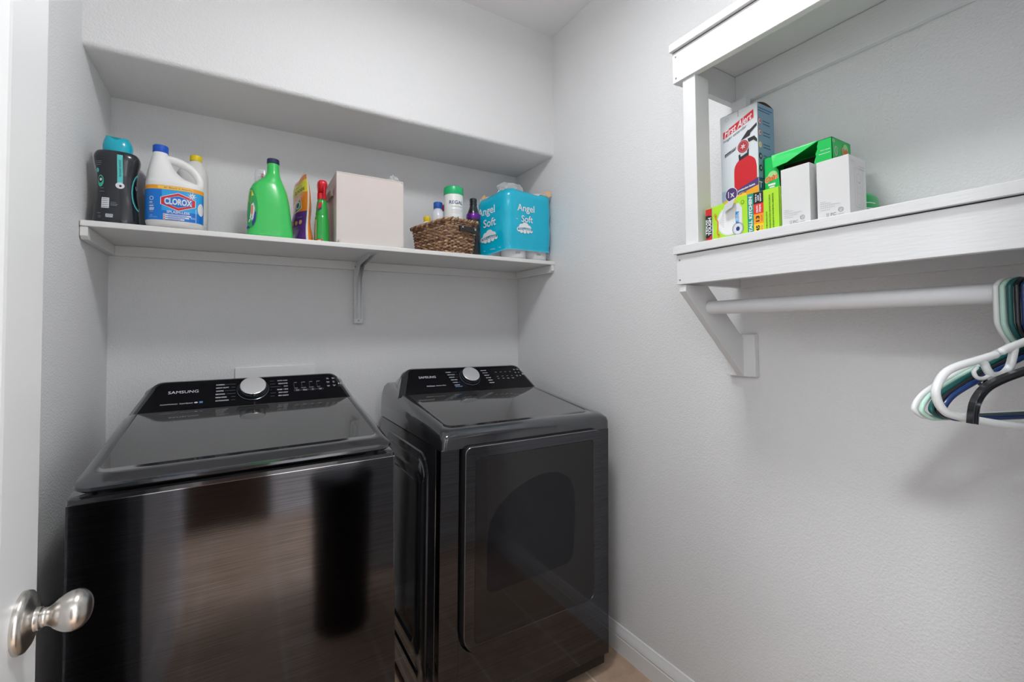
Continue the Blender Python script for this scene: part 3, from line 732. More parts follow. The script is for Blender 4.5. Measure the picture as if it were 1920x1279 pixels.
bd = MB().loft(sections(k, 56, 6, cy), HD_).build('jug_body', t, angle=60)
hp = smooth_path([(-.212, cy, Z0+.226), (-.198, cy, Z0+.228), (-.170, cy, Z0+.222), (-.140, cy, Z0+.205), (-.121, cy, Z0+.180), (-.117, cy, Z0+.157), (-.125, cy, Z0+.132)], 7)
MB().tube(hp, [0.0125+0.0*i for i in range(len(hp))], HD_, 16).build('handle', t, angle=60)
MB().lathe([(.0195, Z0+.245), (.0205, Z0+.247), (.0205, Z0+.266), (.019, Z0+.268)], (-.2215, cy, 0), BLUECAP, 36).build('cap', t)
wf = wrap_fn(cx, cy, .0768, .0593, 3.0)
d = Decal(wf)
d.rect(-.092, Z0+.020, .092, Z0+.116, LBLUE, 0, 60, 1)
for i in range(12): d.rect(-.03+.0092*i, Z0+.050, -.03+.0092*(i+1), Z0+.116, LBLUE2, 1, 4)
d.rect(-.092, Z0+.116, .092, Z0+.1285, ORNG, 0, 60, 1); d.rect(-.040, Z0+.1175, .050, Z0+.1270, GOLD, 1, 24, 1)
d.rect(-.092, Z0+.1285, .092, Z0+.1305, PRINT, 0, 60, 1)
d.text('#1 Bleach in America', .012, Z0+.1222, NAVY, w=.072, h=.0058, l=2)
def hexa(hw, hh, m_, l_):
    for s0 in (-1, 1):
        N_ = 10
        vs_ = []; fs = []
        for i in range(N_+1):
            x = s0*hw*i/N_; h_ = hh-(hh*0.62)*(i/N_)
            vs_ += [d.P(.012+x, Z0+.080-h_, l_), d.P(.012+x, Z0+.080+h_, l_)]
        for i in range(N_): fs.append((2*i, 2*i+2, 2*i+3, 2*i+1))
        d.add(vs_, fs, m_)
hexa(.0455, .0295, PRINT, 2); hexa(.0435, .0275, RED, 3); hexa(.0345, .0195, PRINT, 4); hexa(.0335, .0185, LBLUE, 5)
d.text('CLOROX', .0128, Z0+.0785, LBLUE, w=.074, h=.0220, l=6, bold=.07); d.text('CLOROX', .012, Z0+.0798, PRINT, w=.070, h=.0205, l=7, bold=.04)
d.text('SPLASH-LESS', .012, Z0+.0468, PRINT, w=.058, h=.0078, l=2, bold=.025)
for i, (a, b_) in enumerate(((-.022, .045), (-.022, .040), (-.022, .028))):
    z = Z0+.0375-.0065*i; d.rect(a, z-.0022, b_, z+.0022, PRINT, 2, 14, 1); d.rect(a+.008, z-.0007, b_-.01, z+.0007, LBLUE, 3, 10, 1); d.ell(a-.001, z, .0033, .0033, PRINT, 3); d.ell(a-.001, z, .0018, .0018, RED, 4)
d.rect(-.022, Z0+.0205, .012, Z0+.0222, NAVY, 2, 8, 1)
d.text('82%', .050, Z0+.033, PRINT, h=.005, l=2)
for i in range(9):
    a = i*2*PI/9; d.poly([(.047+.014*math.cos(a), Z0+.1035+.014*math.sin(a)), (.047+.0028*math.cos(a+.9), Z0+.1035+.0028*math.sin(a+.9)), (.047+.0028*math.cos(a-.9), Z0+.1035+.0028*math.sin(a-.9))], PRINT, 8)
d.ring(-.057, Z0+.086, .006, .0065, .0016, PRINT, 1)
for z, a, b_ in ((.072, -.063, -.054), (.066, -.063, -.050), (.061, -.063, -.051), (.054, -.063, -.049), (.0495, -.063, -.050), (.044, -.062, -.052)): d.rect(a, Z0+z, b_, Z0+z+.0026, PRINTG if z in (.066, .044) else PRINT, 1, 3, 1)
d.text('1.91', -.061, Z0+.033, PRINT, h=.0035, l=1, align='l'); d.text('116 FL OZ (3.43 L)', -.063, Z0+.0275, PRINT, w=.022, h=.003, l=1, align='l')
d.rect(.0575, Z0+.018, .0588, Z0+.064, PRINT, 2)
d.ell(.0745, Z0+.066, .0115, .0205, mat('print_skin_white', (.75, .72, .70), .4), 3, 32)
d.build('label_print', bd)

# --- yellow-capped jug behind
YEL = mat('cap_yellow', (0.88, 0.66, 0.01), 0.35)
t = empty('yellow_cap_jug', (-0.145, 1.935, Z0), 'white jug with yellow cap half hidden behind the blue-capped bleach jug', 'jug')
k = [(Z0, -.185, -.110, .045, 2.5), (Z0+.005, -.192, -.103, .050, 2.7), (Z0+.03, -.193, -.101, .051, 3), (Z0+.20, -.193, -.101, .051, 3), (Z0+.235, -.190, -.103, .048, 2.6), (Z0+.262, -.172, -.112, .034, 2.2), (Z0+.278, -.155, -.121, .017, 2), (Z0+.283, -.155, -.122, .0165, 2)]
bd = MB().loft(sections(k, 44, 5, 1.94), mat('jug_white_matte', (.74, .735, .72), .45, sss=.1)).build('jug_body', t, angle=60)
MB().lathe([(.0175, Z0+.280), (.0185, Z0+.282), (.0185, Z0+.298), (.016, Z0+.300)], (-.1385, 1.94, 0), YEL, 32).build('cap', t)
d = Decal(wrap_fn(-.147, 1.94, .046, .051, 3.0))
for i in range(34): d.rect(.040, Z0+.012+.0042*i, .060+.004*((i*7) % 3), Z0+.0132+.0042*i, PRINTG, 0, 3, 1)
d.build('label_print', bd)

# --- green detergent bottle
GREEN = mat('bottle_green', (0.045, 0.56, 0.115), 0.30, sss=0.12, coat=.2)
t = empty('detergent_bottle', (0.09, 1.80, Z0), 'large green detergent bottle with navy cap near middle of the shelf', 'bottle')
cy = 1.805
k = [(Z0, .022, .158, .046, 3), (Z0+.004, .017, .1635, .050, 3.2), (Z0+.03, .018, .1615, .050, 3.2), (Z0+.08, .020, .156, .049, 3.0), (Z0+.13, .0225, .150, .046, 2.8), (Z0+.165, .0265, .143, .042, 2.6),
     (Z0+.187, .034, .136, .038, 2.4), (Z0+.200, .046, .131, .034, 2.2), (Z0+.215, .064, .1255, .029, 2.1), (Z0+.235, .0765, .1195, .0215, 2), (Z0+.262, .0790, .1175, .0193, 2), (Z0+.272, .0795, .1170, .0188, 2)]
bd = MB().loft(sections(k, 56, 6, cy), GREEN).build('bottle_body', t, angle=60)
NAVCAP = mat('cap_navy', (0.008, 0.02, 0.075), 0.3)
MB().lathe([(.0195, Z0+.270), (.0203, Z0+.272), (.0200, Z0+.286), (.0185, Z0+.288)], (.0982, cy, 0), NAVCAP, 36).build('cap', t)
def gfn(u, v, n):
    zz = v; kk = [(q[0], q[1], q[2], q[3], q[4]) for q in k]
    for a_, b_ in zip(kk, kk[1:]):
        if a_[0] <= zz <= b_[0]: f = (zz-a_[0])/(b_[0]-a_[0]); q = [p+(r-p)*f for p, r in zip(a_, b_)]; break
    else: q = kk[-1]
    # u runs along the left flank, measured from the front-left corner
    key = (round(q[1], 4), round(q[2], 4), round(q[3], 4))
    if key not in gcache: gcache[key] = wrap_fn((q[1]+q[2])/2, cy, (q[2]-q[1])/2, q[3], q[4])
    return gcache[key](u, v, n*2.2+.0016)
gcache = {}
d = Decal(gfn)
d.ell(-.062, Z0+.100, .0235, .072, mat('label_dark_green', (.02, .36, .10), .35), 0, 40)
d.poly([(-.071, Z0+.120), (-.060, Z0+.112), (-.0555, Z0+.140), (-.048, Z0+.140), (-.054, Z0+.160), (-.064, Z0+.162), (-.072, Z0+.145)], mat('label_yellow', (.8, .72, .06), .4), 1)
d.poly([(-.064, Z0+.060), (-.052, Z0+.058), (-.046, Z0+.095), (-.050, Z0+.115), (-.058, Z0+.108), (-.060, Z0+.085)], PRINT, 1)
d.poly([(-.060, Z0+.075), (-.053, Z0+.075), (-.051, Z0+.105), (-.057, Z0+.106)], mat('label_salmon', (.75, .22, .14), .4), 2)
d.poly([(-.078, Z0+.030), (-.052, Z0+.052), (-.047, Z0+.080), (-.042, Z0+.085), (-.046, Z0+.050), (-.052, Z0+.036), (-.076, Z0+.022)], mat('label_indigo', (.04, .03, .28), .4), 3)
d.poly([(-.070, Z0+.045), (-.054, Z0+.055), (-.052, Z0+.063), (-.066, Z0+.055)], PRINT, 2)
d.build('label_print', bd)

# --- clear-capped white can behind the green bottle
t = empty('spray_can', (0.065, 1.90, Z0), 'white can with clear cap peeking out behind green detergent bottle', 'can')
bd = MB().lathe([(.026, Z0), (.0275, Z0+.003), (.0275, Z0+.205), (.024, Z0+.214), (.015, Z0+.218)], (.070, 1.905, 0), mat('can_white', (.75, .75, .76), .3), 32).build('can_body', t)
CLEAR = mat('clear_plastic', (.85, .88, .9), 0.15, alpha=0.42, spec=.6)
MB().lathe([(.0275, Z0+.2055), (.0272, Z0+.262), (.0245, Z0+.272), (.010, Z0+.274)], (.070, 1.905, 0), CLEAR, 32).build('cap', t)
d = Decal(wrap_fn(.070, 1.905, .0282, .0282, 2)); d.text('S', -.004, Z0+.245, mat('print_pink', (.7, .15, .25), .4), h=.020, bold=.04); d.text('S', -.012, Z0+.243, PRINT, h=.020, bold=.06, l=2); d.build('label_print', bd)

# --- orange and purple pouch
PORG = mat('pouch_orange', (0.86, 0.20, 0.015), 0.25, bump=(70, .5, .003), coat=.5)
PPUR = mat('pouch_purple', (0.12, 0.015, 0.24), 0.25, bump=(70, .5, .003), coat=.5)
PYEL = mat('pouch_yellow', (0.86, 0.72, 0.02), 0.3, bump=(70, .4, .003)); PCLR = mat('pouch_clear_edge', (.78, .72, .66), .25)
t = empty('detergent_pouch', (0.19, 1.86, Z0), 'crinkled orange and purple pouch between green bottle and spray bottle', 'pouch')
E0 = Vector((0.212, 1.772)); E1 = Vector((0.176, 1.935)); ax = (E1-E0); LN = ax.length; ax.normalize(); nx = Vector((-ax.y, ax.x))   # nx points to the left-front side
b = MB(); NU, NV = 30, 26
def pouch_pt(i, j, side):
    u = i/NU; v = j/NV; z = Z0+0.262*v+0.004*math.sin(u*9)*v
    th = (math.sin(PI*u)**0.7)*((0.026 if side > 0 else 0.036)*(1-v)**0.6+0.003)*(1+.12*math.sin(7*u+11*v)) if 0 < i < NU else 0
    top = 0.0 if v < .8 else (v-.8)/.2
    uu = u*LN+(.5-u)*LN*0.18*top
    if v > .8: z -= 0.026*top*u
    sway = 0.006*math.sin(v*8.0)
    p = E0+ax*(uu+sway)+nx*side*th
    return (p.x, p.y, z)
for side in (1, -1):
    for j in range(NV):
        v = (j+.5)/NV
        m_ = PPUR if v < .42 and side == 1 else PORG
        if side == 1 and .70 < v < .90: m_ = PYEL
        if v > .96: m_ = PCLR
        for i in range(NU):
            q = [pouch_pt(i, j, side), pouch_pt(i+1, j, side), pouch_pt(i+1, j+1, side), pouch_pt(i, j+1, side)]
            b.add(q, [(0, 1, 2, 3)], PCLR if i == 0 and side == 1 else m_)
bd = b.build('pouch_body', t, angle=60)
def pf(u, v, n):
    i = u/LN*NU; 
    a = Vector(pouch_pt_f(u/LN, v/0.262, 1)); return a+Vector((nx.x, nx.y, 0))*(n+.0012)
def pouch_pt_f(u, v, side): 
    z = Z0+0.262*v+0.004*math.sin(u*9)*v
    th = (max(0, math.sin(PI*u))**0.7)*((0.026 if side > 0 else 0.036)*(1-v)**0.6+0.003)*(1+.12*math.sin(7*u+11*v)); top = 0.0 if v < .8 else (v-.8)/.2
    uu = u*LN+(.5-u)*LN*0.18*top
    if v > .8: z -= 0.026*top*u
    p = E0+ax*(uu+0.006*math.sin(v*8))+nx*side*th
    return (p.x, p.y, z)
d = Decal(lambda u, v, n: pf(LN-u, v, n))
du0 = LN-.075
PK = mat('pouch_print_dark', (.03, .02, .02), .4)
for z, a_, w_ in ((.226, .02, .045), (.212, .01, .05)): d.text('LAUNDRY PACS', du0+a_, z, mat('pouch_print_olive', (.25, .22, .02), .4), w=w_, h=.006)
d.text('32 PODS', du0+.012, .194, PK, w=.085, h=.012, bold=.015)
d.poly([(du0+.005, .108), (du0+.045, .122), (du0+.035, .160), (du0-.004, .146)], PRINT, 1); d.poly([(du0+.009, .112), (du0+.041, .124), (du0+.033, .156), (du0, .144)], mat('pod_green', (.10, .22, .08), .4), 2)
d.ring(du0+.021, .135, .014, .014, .004, PRINT, 3); d.ell(du0+.018, .136, .007, .009, NAVY, 4)
for i in range(3): d.ell(du0-.01+.026*i, .072, .009, .008, mat('pouch_peach', (.85, .42, .28), .4), 1); 
for i in range(3): d.ring(du0-.01+.026*i, .072, .006, .0055, .0018, PORG, 2)
d.text('LIMITED EDITION', du0+.035, .090, PRINTG, w=.03, h=.004)
d.build('label_print', bd)

# --- red-topped spray bottle
RC = mat('trigger_red', (0.66, 0.01, 0.025), 0.3, coat=.2)
SG = mat('spray_green', (0.015, 0.36, 0.05), 0.22, coat=.4)
t = empty('spray_bottle', (0.261, 1.80, Z0), 'slim green spray bottle with red trigger head beside the pink box', 'spray bottle')
cx, cy = 0.2615, 1.805
bd = MB().lathe([(.022, Z0), (.0262, Z0+.003), (.0262, Z0+.012), (.0255, Z0+.060), (.0235, Z0+.094), (.0215, Z0+.101), (.0205, Z0+.104), (.0215, Z0+.107), (.0212, Z0+.112), (.0195, Z0+.135), (.0165, Z0+.158), (.0145, Z0+.166), (.0145, Z0+.170)], (cx, cy, 0), SG, 36).build('bottle_body', t, angle=50)
b = MB(); b.lathe([(.0158, Z0+.166), (.0162, Z0+.185), (.0150, Z0+.192), (.0138, Z0+.197)], (cx, cy, 0), RC, 28)
b.loft(sections([(Z0+.192, cx-.0145, cx+.0145, .020, 2.6, -.004), (Z0+.205, cx-.0155, cx+.0155, .026, 2.8, -.008), (Z0+.220, cx-.0175, cx+.0175, .030, 3, -.010), (Z0+.232, cx-.015, cx+.015, .027, 2.6, -.008), (Z0+.235, cx-.010, cx+.010, .02, 2.4, -.006)], 32, 4, cy+.004), RC)
b.build('trigger_head', t, angle=50)
MB().tube(smooth_path([(cx+.003, cy-.030, Z0+.212), (cx+.003, cy-.034, Z0+.198), (cx+.003, cy-.031, Z0+.178)], 5), [.0055]*11, RC, 10, flat=.7).build('trigger', t)
d = Decal(wrap_fn(cx, cy, .0212, .0212, 2)); d.poly([(-.018, Z0+.122), (-.004, Z0+.126), (-.003, Z0+.152), (-.014, Z0+.150)], RED, 2); d.poly([(-.018, Z0+.118), (-.004, Z0+.126), (-.004, Z0+.134), (-.017, Z0+.126)], NAVY, 3); d.build('neck_label', bd)
d = Decal(wrap_fn(cx, cy, .0268, .0268, 2)); d.rect(-.022, Z0+.001, -.001, Z0+.012, RED, 0, 8); d.rect(-.018, Z0+.006, -.006, Z0+.009, PRINT, 1, 4); d.rect(-.030, Z0+.012, -.0235, Z0+.085, mat('label_tan', (.5, .42, .3), .4), 0, 3, 1); d.build('base_label', bd)

# --- fabric storage box
FAB = mat('fabric_pink', (0.68, 0.60, 0.575), 0.9, spec=.1, bump=(420, .25, .0006), var=(3, (0.70, 0.655, 0.63)))
FABS = mat('fabric_piping', (0.70, 0.65, 0.62), 0.85, spec=.1)
t = empty('fabric_box', (0.433, 1.89, Z0), 'pale pink fabric storage cube standing in the middle of the shelf', 'storage box')
x0, x1, y0, y1, z1 = .307, .560, 1.757, 2.015, Z0+.268
b = MB()
NX = 14
def wallgrid(A, B, zt, bul, nrm, th=0.006):
    A, B, nrm = Vector(A), Vector(B), Vector(nrm)
    vs_ = []; fs = []
    for j in range(NX+1):
        for i in range(NX+1):
            u, v = i/NX, j/NX
            wv = bul*math.sin(PI*u)*math.sin(PI*v)+0.0012*math.sin(9*v+4*u)*(1-u)*math.sin(PI*v)
            p = A.lerp(B, u)+nrm*wv; vs_.append((p.x, p.y, Z0+(zt-Z0)*v))
    fs = [(j*(NX+1)+i, j*(NX+1)+i+1, (j+1)*(NX+1)+i+1, (j+1)*(NX+1)+i) for j in range(NX) for i in range(NX)]
    b.add(vs_, fs, FAB)
wallgrid((x0, y0, 0), (x1, y0, 0), z1, 0.003, (0, -1, 0)); wallgrid((x1, y0, 0), (x1, y1, 0), z1, 0.002, (1, 0, 0))
wallgrid((x1, y1, 0), (x0, y1, 0), z1, 0.002, (0, 1, 0)); wallgrid((x0, y1, 0), (x0, y0, 0), z1, 0.003, (-1, 0, 0))
# inside walls, bottom
b.box((x0+.001, y0+.001, Z0), (x1-.001, y1-.001, Z0+.004), FAB)
i_ = .005
b.add([(x0+i_, y0+i_, Z0+.01), (x1-i_, y0+i_, Z0+.01), (x1-i_, y1-i_, Z0+.01), (x0+i_, y1-i_, Z0+.01), (x0+i_, y0+i_, z1), (x1-i_, y0+i_, z1), (x1-i_, y1-i_, z1), (x0+i_, y1-i_, z1)],
      [(0, 1, 5, 4)[::-1], (1, 2, 6, 5)[::-1], (2, 3, 7, 6)[::-1], (3, 0, 4, 7)[::-1]], FAB)
b.add([(x0, y0, z1), (x1, y0, z1), (x1, y1, z1), (x0, y1, z1), (x0+i_, y0+i_, z1), (x1-i_, y0+i_, z1), (x1-i_, y1-i_, z1), (x0+i_, y1-i_, z1)], [(0, 1, 5, 4), (1, 2, 6, 5), (2, 3, 7, 6), (3, 0, 4, 7)], FAB)
b.build('box_body', t, angle=40)
b = MB()
b.tube([(x0, y0, z1), (x1, y0, z1), (x1, y1, z1), (x0, y1, z1)], .0022, FABS, 8, closed=True)
b.build('rim_piping', t)
for xx in (x0, x1): MB().tube([(xx, y0, Z0+.002), (xx, y0, z1)], .0018, FABS, 8).build('corner_piping', t)
b = MB(); yc = 1.875
hp = smooth_path([(x0-.001, yc-.052, z1-.062), (x0-.010, yc-.050, z1-.064), (x0-.015, yc-.03, z1-.068), (x0-.016, yc, z1-.070), (x0-.015, yc+.03, z1-.068), (x0-.010, yc+.05, z1-.064), (x0-.001, yc+.052, z1-.062)], 4)
vs_ = []; fs = []
for p in hp: vs_ += [(p[0], p[1], p[2]-.013), (p[0], p[1], p[2]+.013), (p[0]+.003, p[1], p[2]+.013), (p[0]+.003, p[1], p[2]-.013)]
n_ = len(hp)
for i in range(n_-1):
    for k_ in range(4): fs.append((4*i+k_, 4*i+(k_+1) % 4, 4*i+4+(k_+1) % 4, 4*i+4+k_))
fs += [(0, 1, 2, 3)[::-1], tuple(4*(n_-1)+q_ for q_ in range(4))]
b.add(vs_, fs, mat('fabric_strap', (.50, .44, .41), .9, spec=.1)); b.build('handle_strap', t, angle=60)

FILM = mat('clear_film', (0.86, 0.88, 0.90), 0.12, alpha=0.34, spec=.8, bump=(55, .9, .006))
def crumple(name, parent, c, r, m, seed, sx=1, sy=1, sz=1, label=None):
    rnd = random.Random(seed); bm = bmesh.new(); bmesh.ops.create_icosphere(bm, subdivisions=3, radius=1)
    for v in bm.verts:
        f = 1+rnd.uniform(-.16, .16); v.co = Vector((v.co.x*sx*r*f, v.co.y*sy*r*f, v.co.z*sz*r*f))+Vector(c)
    b = MB(); b.add([v.co[:] for v in bm.verts], [tuple(v.index for v in f.verts) for f in bm.faces], m); bm.free()
    return b.build(name, parent, angle=20)
t = empty('plastic_bag', (.52, 1.90, z1-.02), 'clear crumpled plastic bag sticking out of the pink fabric box', 'bag')
crumple('bag_film', t, (.534, 1.80, z1+.008), .027, FILM, 3, .8, .8, 1.05)

# --- wicker basket
WK = mat('wicker', (0.10, 0.036, 0.016), 0.55, bump=(120, .6, .003, (1, 1, 1)), var=(60, (0.42, 0.24, 0.13)))
WK2 = mat('wicker_light', (0.26, 0.135, 0.07), 0.55, bump=(120, .6, .003), var=(55, (0.62, 0.42, 0.27)))
ang = math.radians(20); A0 = Vector((0.744, 1.738)); UX = Vector((math.cos(ang), math.sin(ang))); UY = Vector((-math.sin(ang), math.cos(ang)))
BW, BL, BH = .172, .222, .135
t = empty('wicker_basket', tuple(A0+UX*BW/2+UY*BL/2)+(Z0,), 'brown woven wicker basket with dark leather handle on shelf right half', 'basket')
cen = A0+UX*BW/2+UY*BL/2
def bk(u, v, z): p = cen+UX*u+UY*v; return Vector((p.x, p.y, z))
rows = 19; b = MB(); rr_ = BH/rows/2*1.12
for r_ in range(rows):
    f = r_/(rows-1); fl = 0.012*f
    pts = rrect(-BW/2-fl+.004, -BL/2-fl+.004, BW/2+fl-.004, BL/2+fl-.004, .024, 5)
    P = []
    # resample evenly
    L_ = [0]; 
    for i in range(len(pts)): a_, c_ = pts[i], pts[(i+1) % len(pts)]; L_.append(L_[-1]+math.hypot(c_[0]-a_[0], c_[1]-a_[1]))
    NS = 132
    for s_ in range(NS):
        q = L_[-1]*s_/NS; i = max(k_ for k_ in range(len(pts)) if L_[k_] <= q+1e-9); a_, c_ = pts[i], pts[(i+1) % len(pts)]
        g_ = (q-L_[i])/max(L_[i+1]-L_[i], 1e-9); u, v = a_[0]+(c_[0]-a_[0])*g_, a_[1]+(c_[1]-a_[1])*g_
        dip = 0.010*math.exp(-((u)/0.06)**2)*0
        am = .0030*math.sin(2*PI*s_/6+PI*(r_ % 2)); rad_ = math.hypot(u, v); 
        edge = f*.010*(u/(BW/2)-v/(BL/2))
        P.append(bk(u*(1+am/rad_), v*(1+am/rad_), Z0+rr_+BH*r_/rows+edge*.6+random.uniform(-.0008, .0008)))
    b.tube(P, rr_*.98, WK if r_ % 3 else WK2, 6, closed=True)
b.build('woven_body', t, angle=60)
b = MB(); pts = rrect(-BW/2+.006, -BL/2+.006, BW/2-.006, BL/2-.006, .02, 5)
b.loft([[bk(u, v, Z0+.002) for u, v in pts], [bk(u, v, Z0+.006) for u, v in pts]], WK).build('basket_base', t)
b = MB(); pts = rrect(-BW/2-.014, -BL/2-.014, BW/2+.014, BL/2+.014, .028, 8)
for ph in (0, PI):
    P = []; n_ = 150
    L_ = [0]
    for i in range(len(pts)): a_, c_ = pts[i], pts[(i+1) % len(pts)]; L_.append(L_[-1]+math.hypot(c_[0]-a_[0], c_[1]-a_[1]))
    for s_ in range(n_):
        q = L_[-1]*s_/n_; i = max(k_ for k_ in range(len(pts)) if L_[k_] <= q+1e-9); a_, c_ = pts[i], pts[(i+1) % len(pts)]
        g_ = (q-L_[i])/max(L_[i+1]-L_[i], 1e-9); u, v = a_[0]+(c_[0]-a_[0])*g_, a_[1]+(c_[1]-a_[1])*g_
        th = 2*PI*s_/n_*24+ph; rad_ = math.hypot(u, v); am = .0040*math.cos(th)
        P.append(bk(u*(1+am/rad_), v*(1+am/rad_), Z0+BH+.0025+.006*(u/(BW/2)-v/(BL/2))+.0040*math.sin(th)))
    b.tube(P, .0048, WK2 if ph else WK, 7, closed=True)
b.build('braided_rim', t, angle=60)
LEA = mat('dark_leather', (0.018, 0.016, 0.018), 0.4)
hp = smooth_path([(-.044, -.006), (-.042, -.017), (-.022, -.022), (.022, -.022), (.046, -.017), (.048, -.006)], 5)
vs_ = []; fs = []
for u, dv in hp:
    for (zz, dd_) in ((-.0105, 0), (.0105, 0), (.0105, .003), (-.0105, .003)): vs_.append(bk(u+.018, -BL/2-.004+dv+dd_, Z0+.107+zz))
for i in range(len(hp)-1):
    for k_ in range(4): fs.append((4*i+k_, 4*i+(k_+1) % 4, 4*i+4+(k_+1) % 4, 4*i+4+k_))
fs += [(3, 2, 1, 0), tuple(4*(len(hp)-1)+q_ for q_ in range(4))]
MB().add(vs_, fs, LEA).build('leather_handle', t, angle=50)
for u in (-.020, .058):
    b = MB(); c = bk(u, -BL/2-.026, Z0+.112)
    for s_ in (-1, 1): b.tube([c+Vector((-.004, -.0012, -.004*s_)), c+Vector((.004, -.0008, .004*s_))], .0009, PRINT, 6)
    b.build('stitch', t)
# contents
def jar(name, x, y, prof, m, label, cat, cap=None, capm=None, zb=Z0+.009, deg=0):
    t = empty(name, (x, y, zb), label, cat)
    bd = MB().lathe([(r, zb+z) for r, z in prof], (x, y, 0), m, 36).build('bottle_body', t, angle=45)
    if cap: MB().lathe([(r, zb+z) for r, z in cap], (x, y, 0), capm, 32).build('cap', t, angle=40)
    return t, bd
RG = mat('cap_green', (0.01, 0.48, 0.17), 0.3)
t, bd = jar('wipes_canister', .818, 1.838, [(.040, 0), (.0425, .004), (.0425, .262), (.040, .266)], mat('canister_white', (.80, .81, .80), .35), 'white canister with green lid rising from the wicker basket', 'canister', [(.0432, .262), (.0445, .265), (.0445, .286), (.0425, .296), (.036, .300)], RG)
d = Decal(wrap_fn(.818, 1.838, .0428, .0428, 2)); zb = Z0+.009
d.text('REGAL', -.005, zb+.224, NAVY, w=.066, h=.0155, bold=.012)
d.text('COMPLETE MD', -.002, zb+.206, mat('print_pale_green', (.35, .55, .4), .5), w=.05, h=.0055, bold=.02)
for i in range(3): d.rect(-.028, zb+.190-.007*i, .030-.008*i, zb+.1915-.007*i, mat('print_pale_grey', (.5, .52, .5), .5), 0, 8)
LG = mat('leaf_green', (.12, .38, .16), .5)
for s_ in (-1, 1): d.poly([(-.010, zb+.150), (-.010+s_*.012, zb+.163), (-.010+s_*.022, zb+.146), (-.010+s_*.016, zb+.138), (-.010+s_*.008, zb+.150)], LG, 1)
d.text('DC', .018, zb+.140, NAVY, h=.010)
d.build('label_print', bd)
WHT = mat('bottle_white', (.78, .78, .79), .35); TRL = mat('bottle_translucent', (.74, .78, .86), .25, sss=.2)
jar('yellow_cap_bottle', .718, 1.909, [(.018, 0), (.0195, .003), (.0195, .142), (.013, .150)], WHT, 'small white bottle with yellow cap at left of the wicker basket', 'bottle', [(.0145, .148), (.0155, .150), (.015, .170), (.013, .172)], YEL)
t, bd = jar('blue_cap_bottle', .767, 1.897, [(.028, 0), (.0305, .004), (.0305, .165), (.0285, .190), (.021, .203), (.0175, .206), (.0175, .212)], TRL, 'translucent bottle with blue cap inside the wicker basket', 'bottle', [(.0195, .211), (.0205, .213), (.0205, .238), (.0185, .240)], mat('cap_mid_blue', (.02, .12, .50), .35))
d = Decal(wrap_fn(.767, 1.897, .0309, .0309, 2)); d.rect(-.028, Z0+.02, .026, Z0+.186, mat('label_white', (.78, .78, .8), .4), 0, 14); d.build('label_print', bd)
jar('red_cap_bottle', .816, 1.931, [(.024, 0), (.026, .004), (.026, .175), (.016, .205), (.014, .213)], WHT, 'white bottle with red top hidden behind the green-lidded canister', 'bottle', [(.0145, .212), (.0150, .236), (.010, .245)], RC)
t, bd = jar('black_purple_bottle', .940, 1.885, [(.028, 0), (.0315, .004), (.0330, .19), (.0325, .203), (.030, .213), (.0285, .215), (.0285, .218), (.021, .238), (.0165, .254), (.0160, .257)], SB, 'black bottle with purple band between the wicker basket and teal pack', 'bottle', [(.0165, .256), (.0175, .257), (.0175, .264), (.0160, .265), (.0160, .271), (.0172, .272), (.0172, .286), (.0155, .288)], SB, zb=Z0)
MB().lathe([(.0334, Z0+.188), (.0340, Z0+.192), (.0338, Z0+.208), (.0318, Z0+.214)], (.940, 1.885, 0), mat('band_purple', (.16, .015, .30), .25, .3), 36).build('purple_band', t)

# --- toilet paper pack
WRAP = mat('pack_teal', (0.0, 0.48, 0.70), 0.26, bump=(22, .6, .007, (1, 1, .6), 3), coat=.3)
PAPER = mat('tissue_paper', (0.80, 0.80, 0.81), 0.8, sss=.1, bump=(200, .15, .001))
t = empty('toilet_paper_pack', (1.16, 1.87, Z0), 'teal wrapped toilet paper pack in the right corner of shelf', 'toilet paper')
FP = [Vector((1.045, 1.740)), Vector((1.300, 1.744)), Vector((1.303, 1.985)), Vector((.968, 1.925))]
# rounded footprint
def foot(ins, n=7):
    out = []; cen_ = sum(FP, Vector((0, 0)))/4
    for i in range(4):
        p, a_, c_ = FP[i], FP[i-1], FP[(i+1) % 4]; r = .040
        pa = p+(a_-p).normalized()*r; pc = p+(c_-p).normalized()*r
        for k_ in range(n+1):
            u = k_/n; q = pa*(1-u)**2+p*2*u*(1-u)+pc*u*u; out.append(cen_+(q-cen_)*(1-ins/.15))
        for k_ in range(1, 8):
            q = pc.lerp((c_+(p-c_).normalized()*r), k_/8); out.append(cen_+(q-cen_)*(1-ins/.15))
    return out
rings = []; KZ = 22
FT = foot(0)
for k_ in range(KZ+1):
    v = k_/KZ; ins = .004*(math.sin(PI*v*3)**2)*.6+(0.004 if v < .1 else 0)+max(0, v-.92)*.25
    ring = []
    for i, q in enumerate(foot(ins)):
        # lower hem rises around the front roll corner, upper edge is ragged
        dleft = max(0, min(1, (1.045-q.x)/.075)) if q.y < 1.95 else 0.5
        zlo = Z0+.038-.030*dleft; zhi = Z0+.320+.006*math.sin(i*.33)-.028*dleft+.0015*math.sin(i*1.3)
        if q.x > 1.24 and q.y < 1.80: zhi += .010
        ring.append((q.x, q.y, zlo+(zhi-zlo)*v))
    rings.append(ring)
topc = [(p[0]*.75+1.155*.25, p[1]*.75+1.86*.25, p[2]+.004) for p in rings[-1]]
topc2 = [(p[0]*.3+1.155*.7, p[1]*.3+1.86*.7, Z0+.335) for p in rings[-1]]
b = MB(); b.loft(rings, WRAP, cap0=False, cap1=False).loft([rings[-1], topc, topc2], mat('film_top', (.72, .76, .78), .2, bump=(50, .8, .006)), cap0=False)
wr = b.build('wrapper', t, angle=60)
rp = [(1.1185, 1.8165), (1.2375, 1.8170), (1.0420, 1.898), (1.145, 1.925), (1.246, 1.927)]
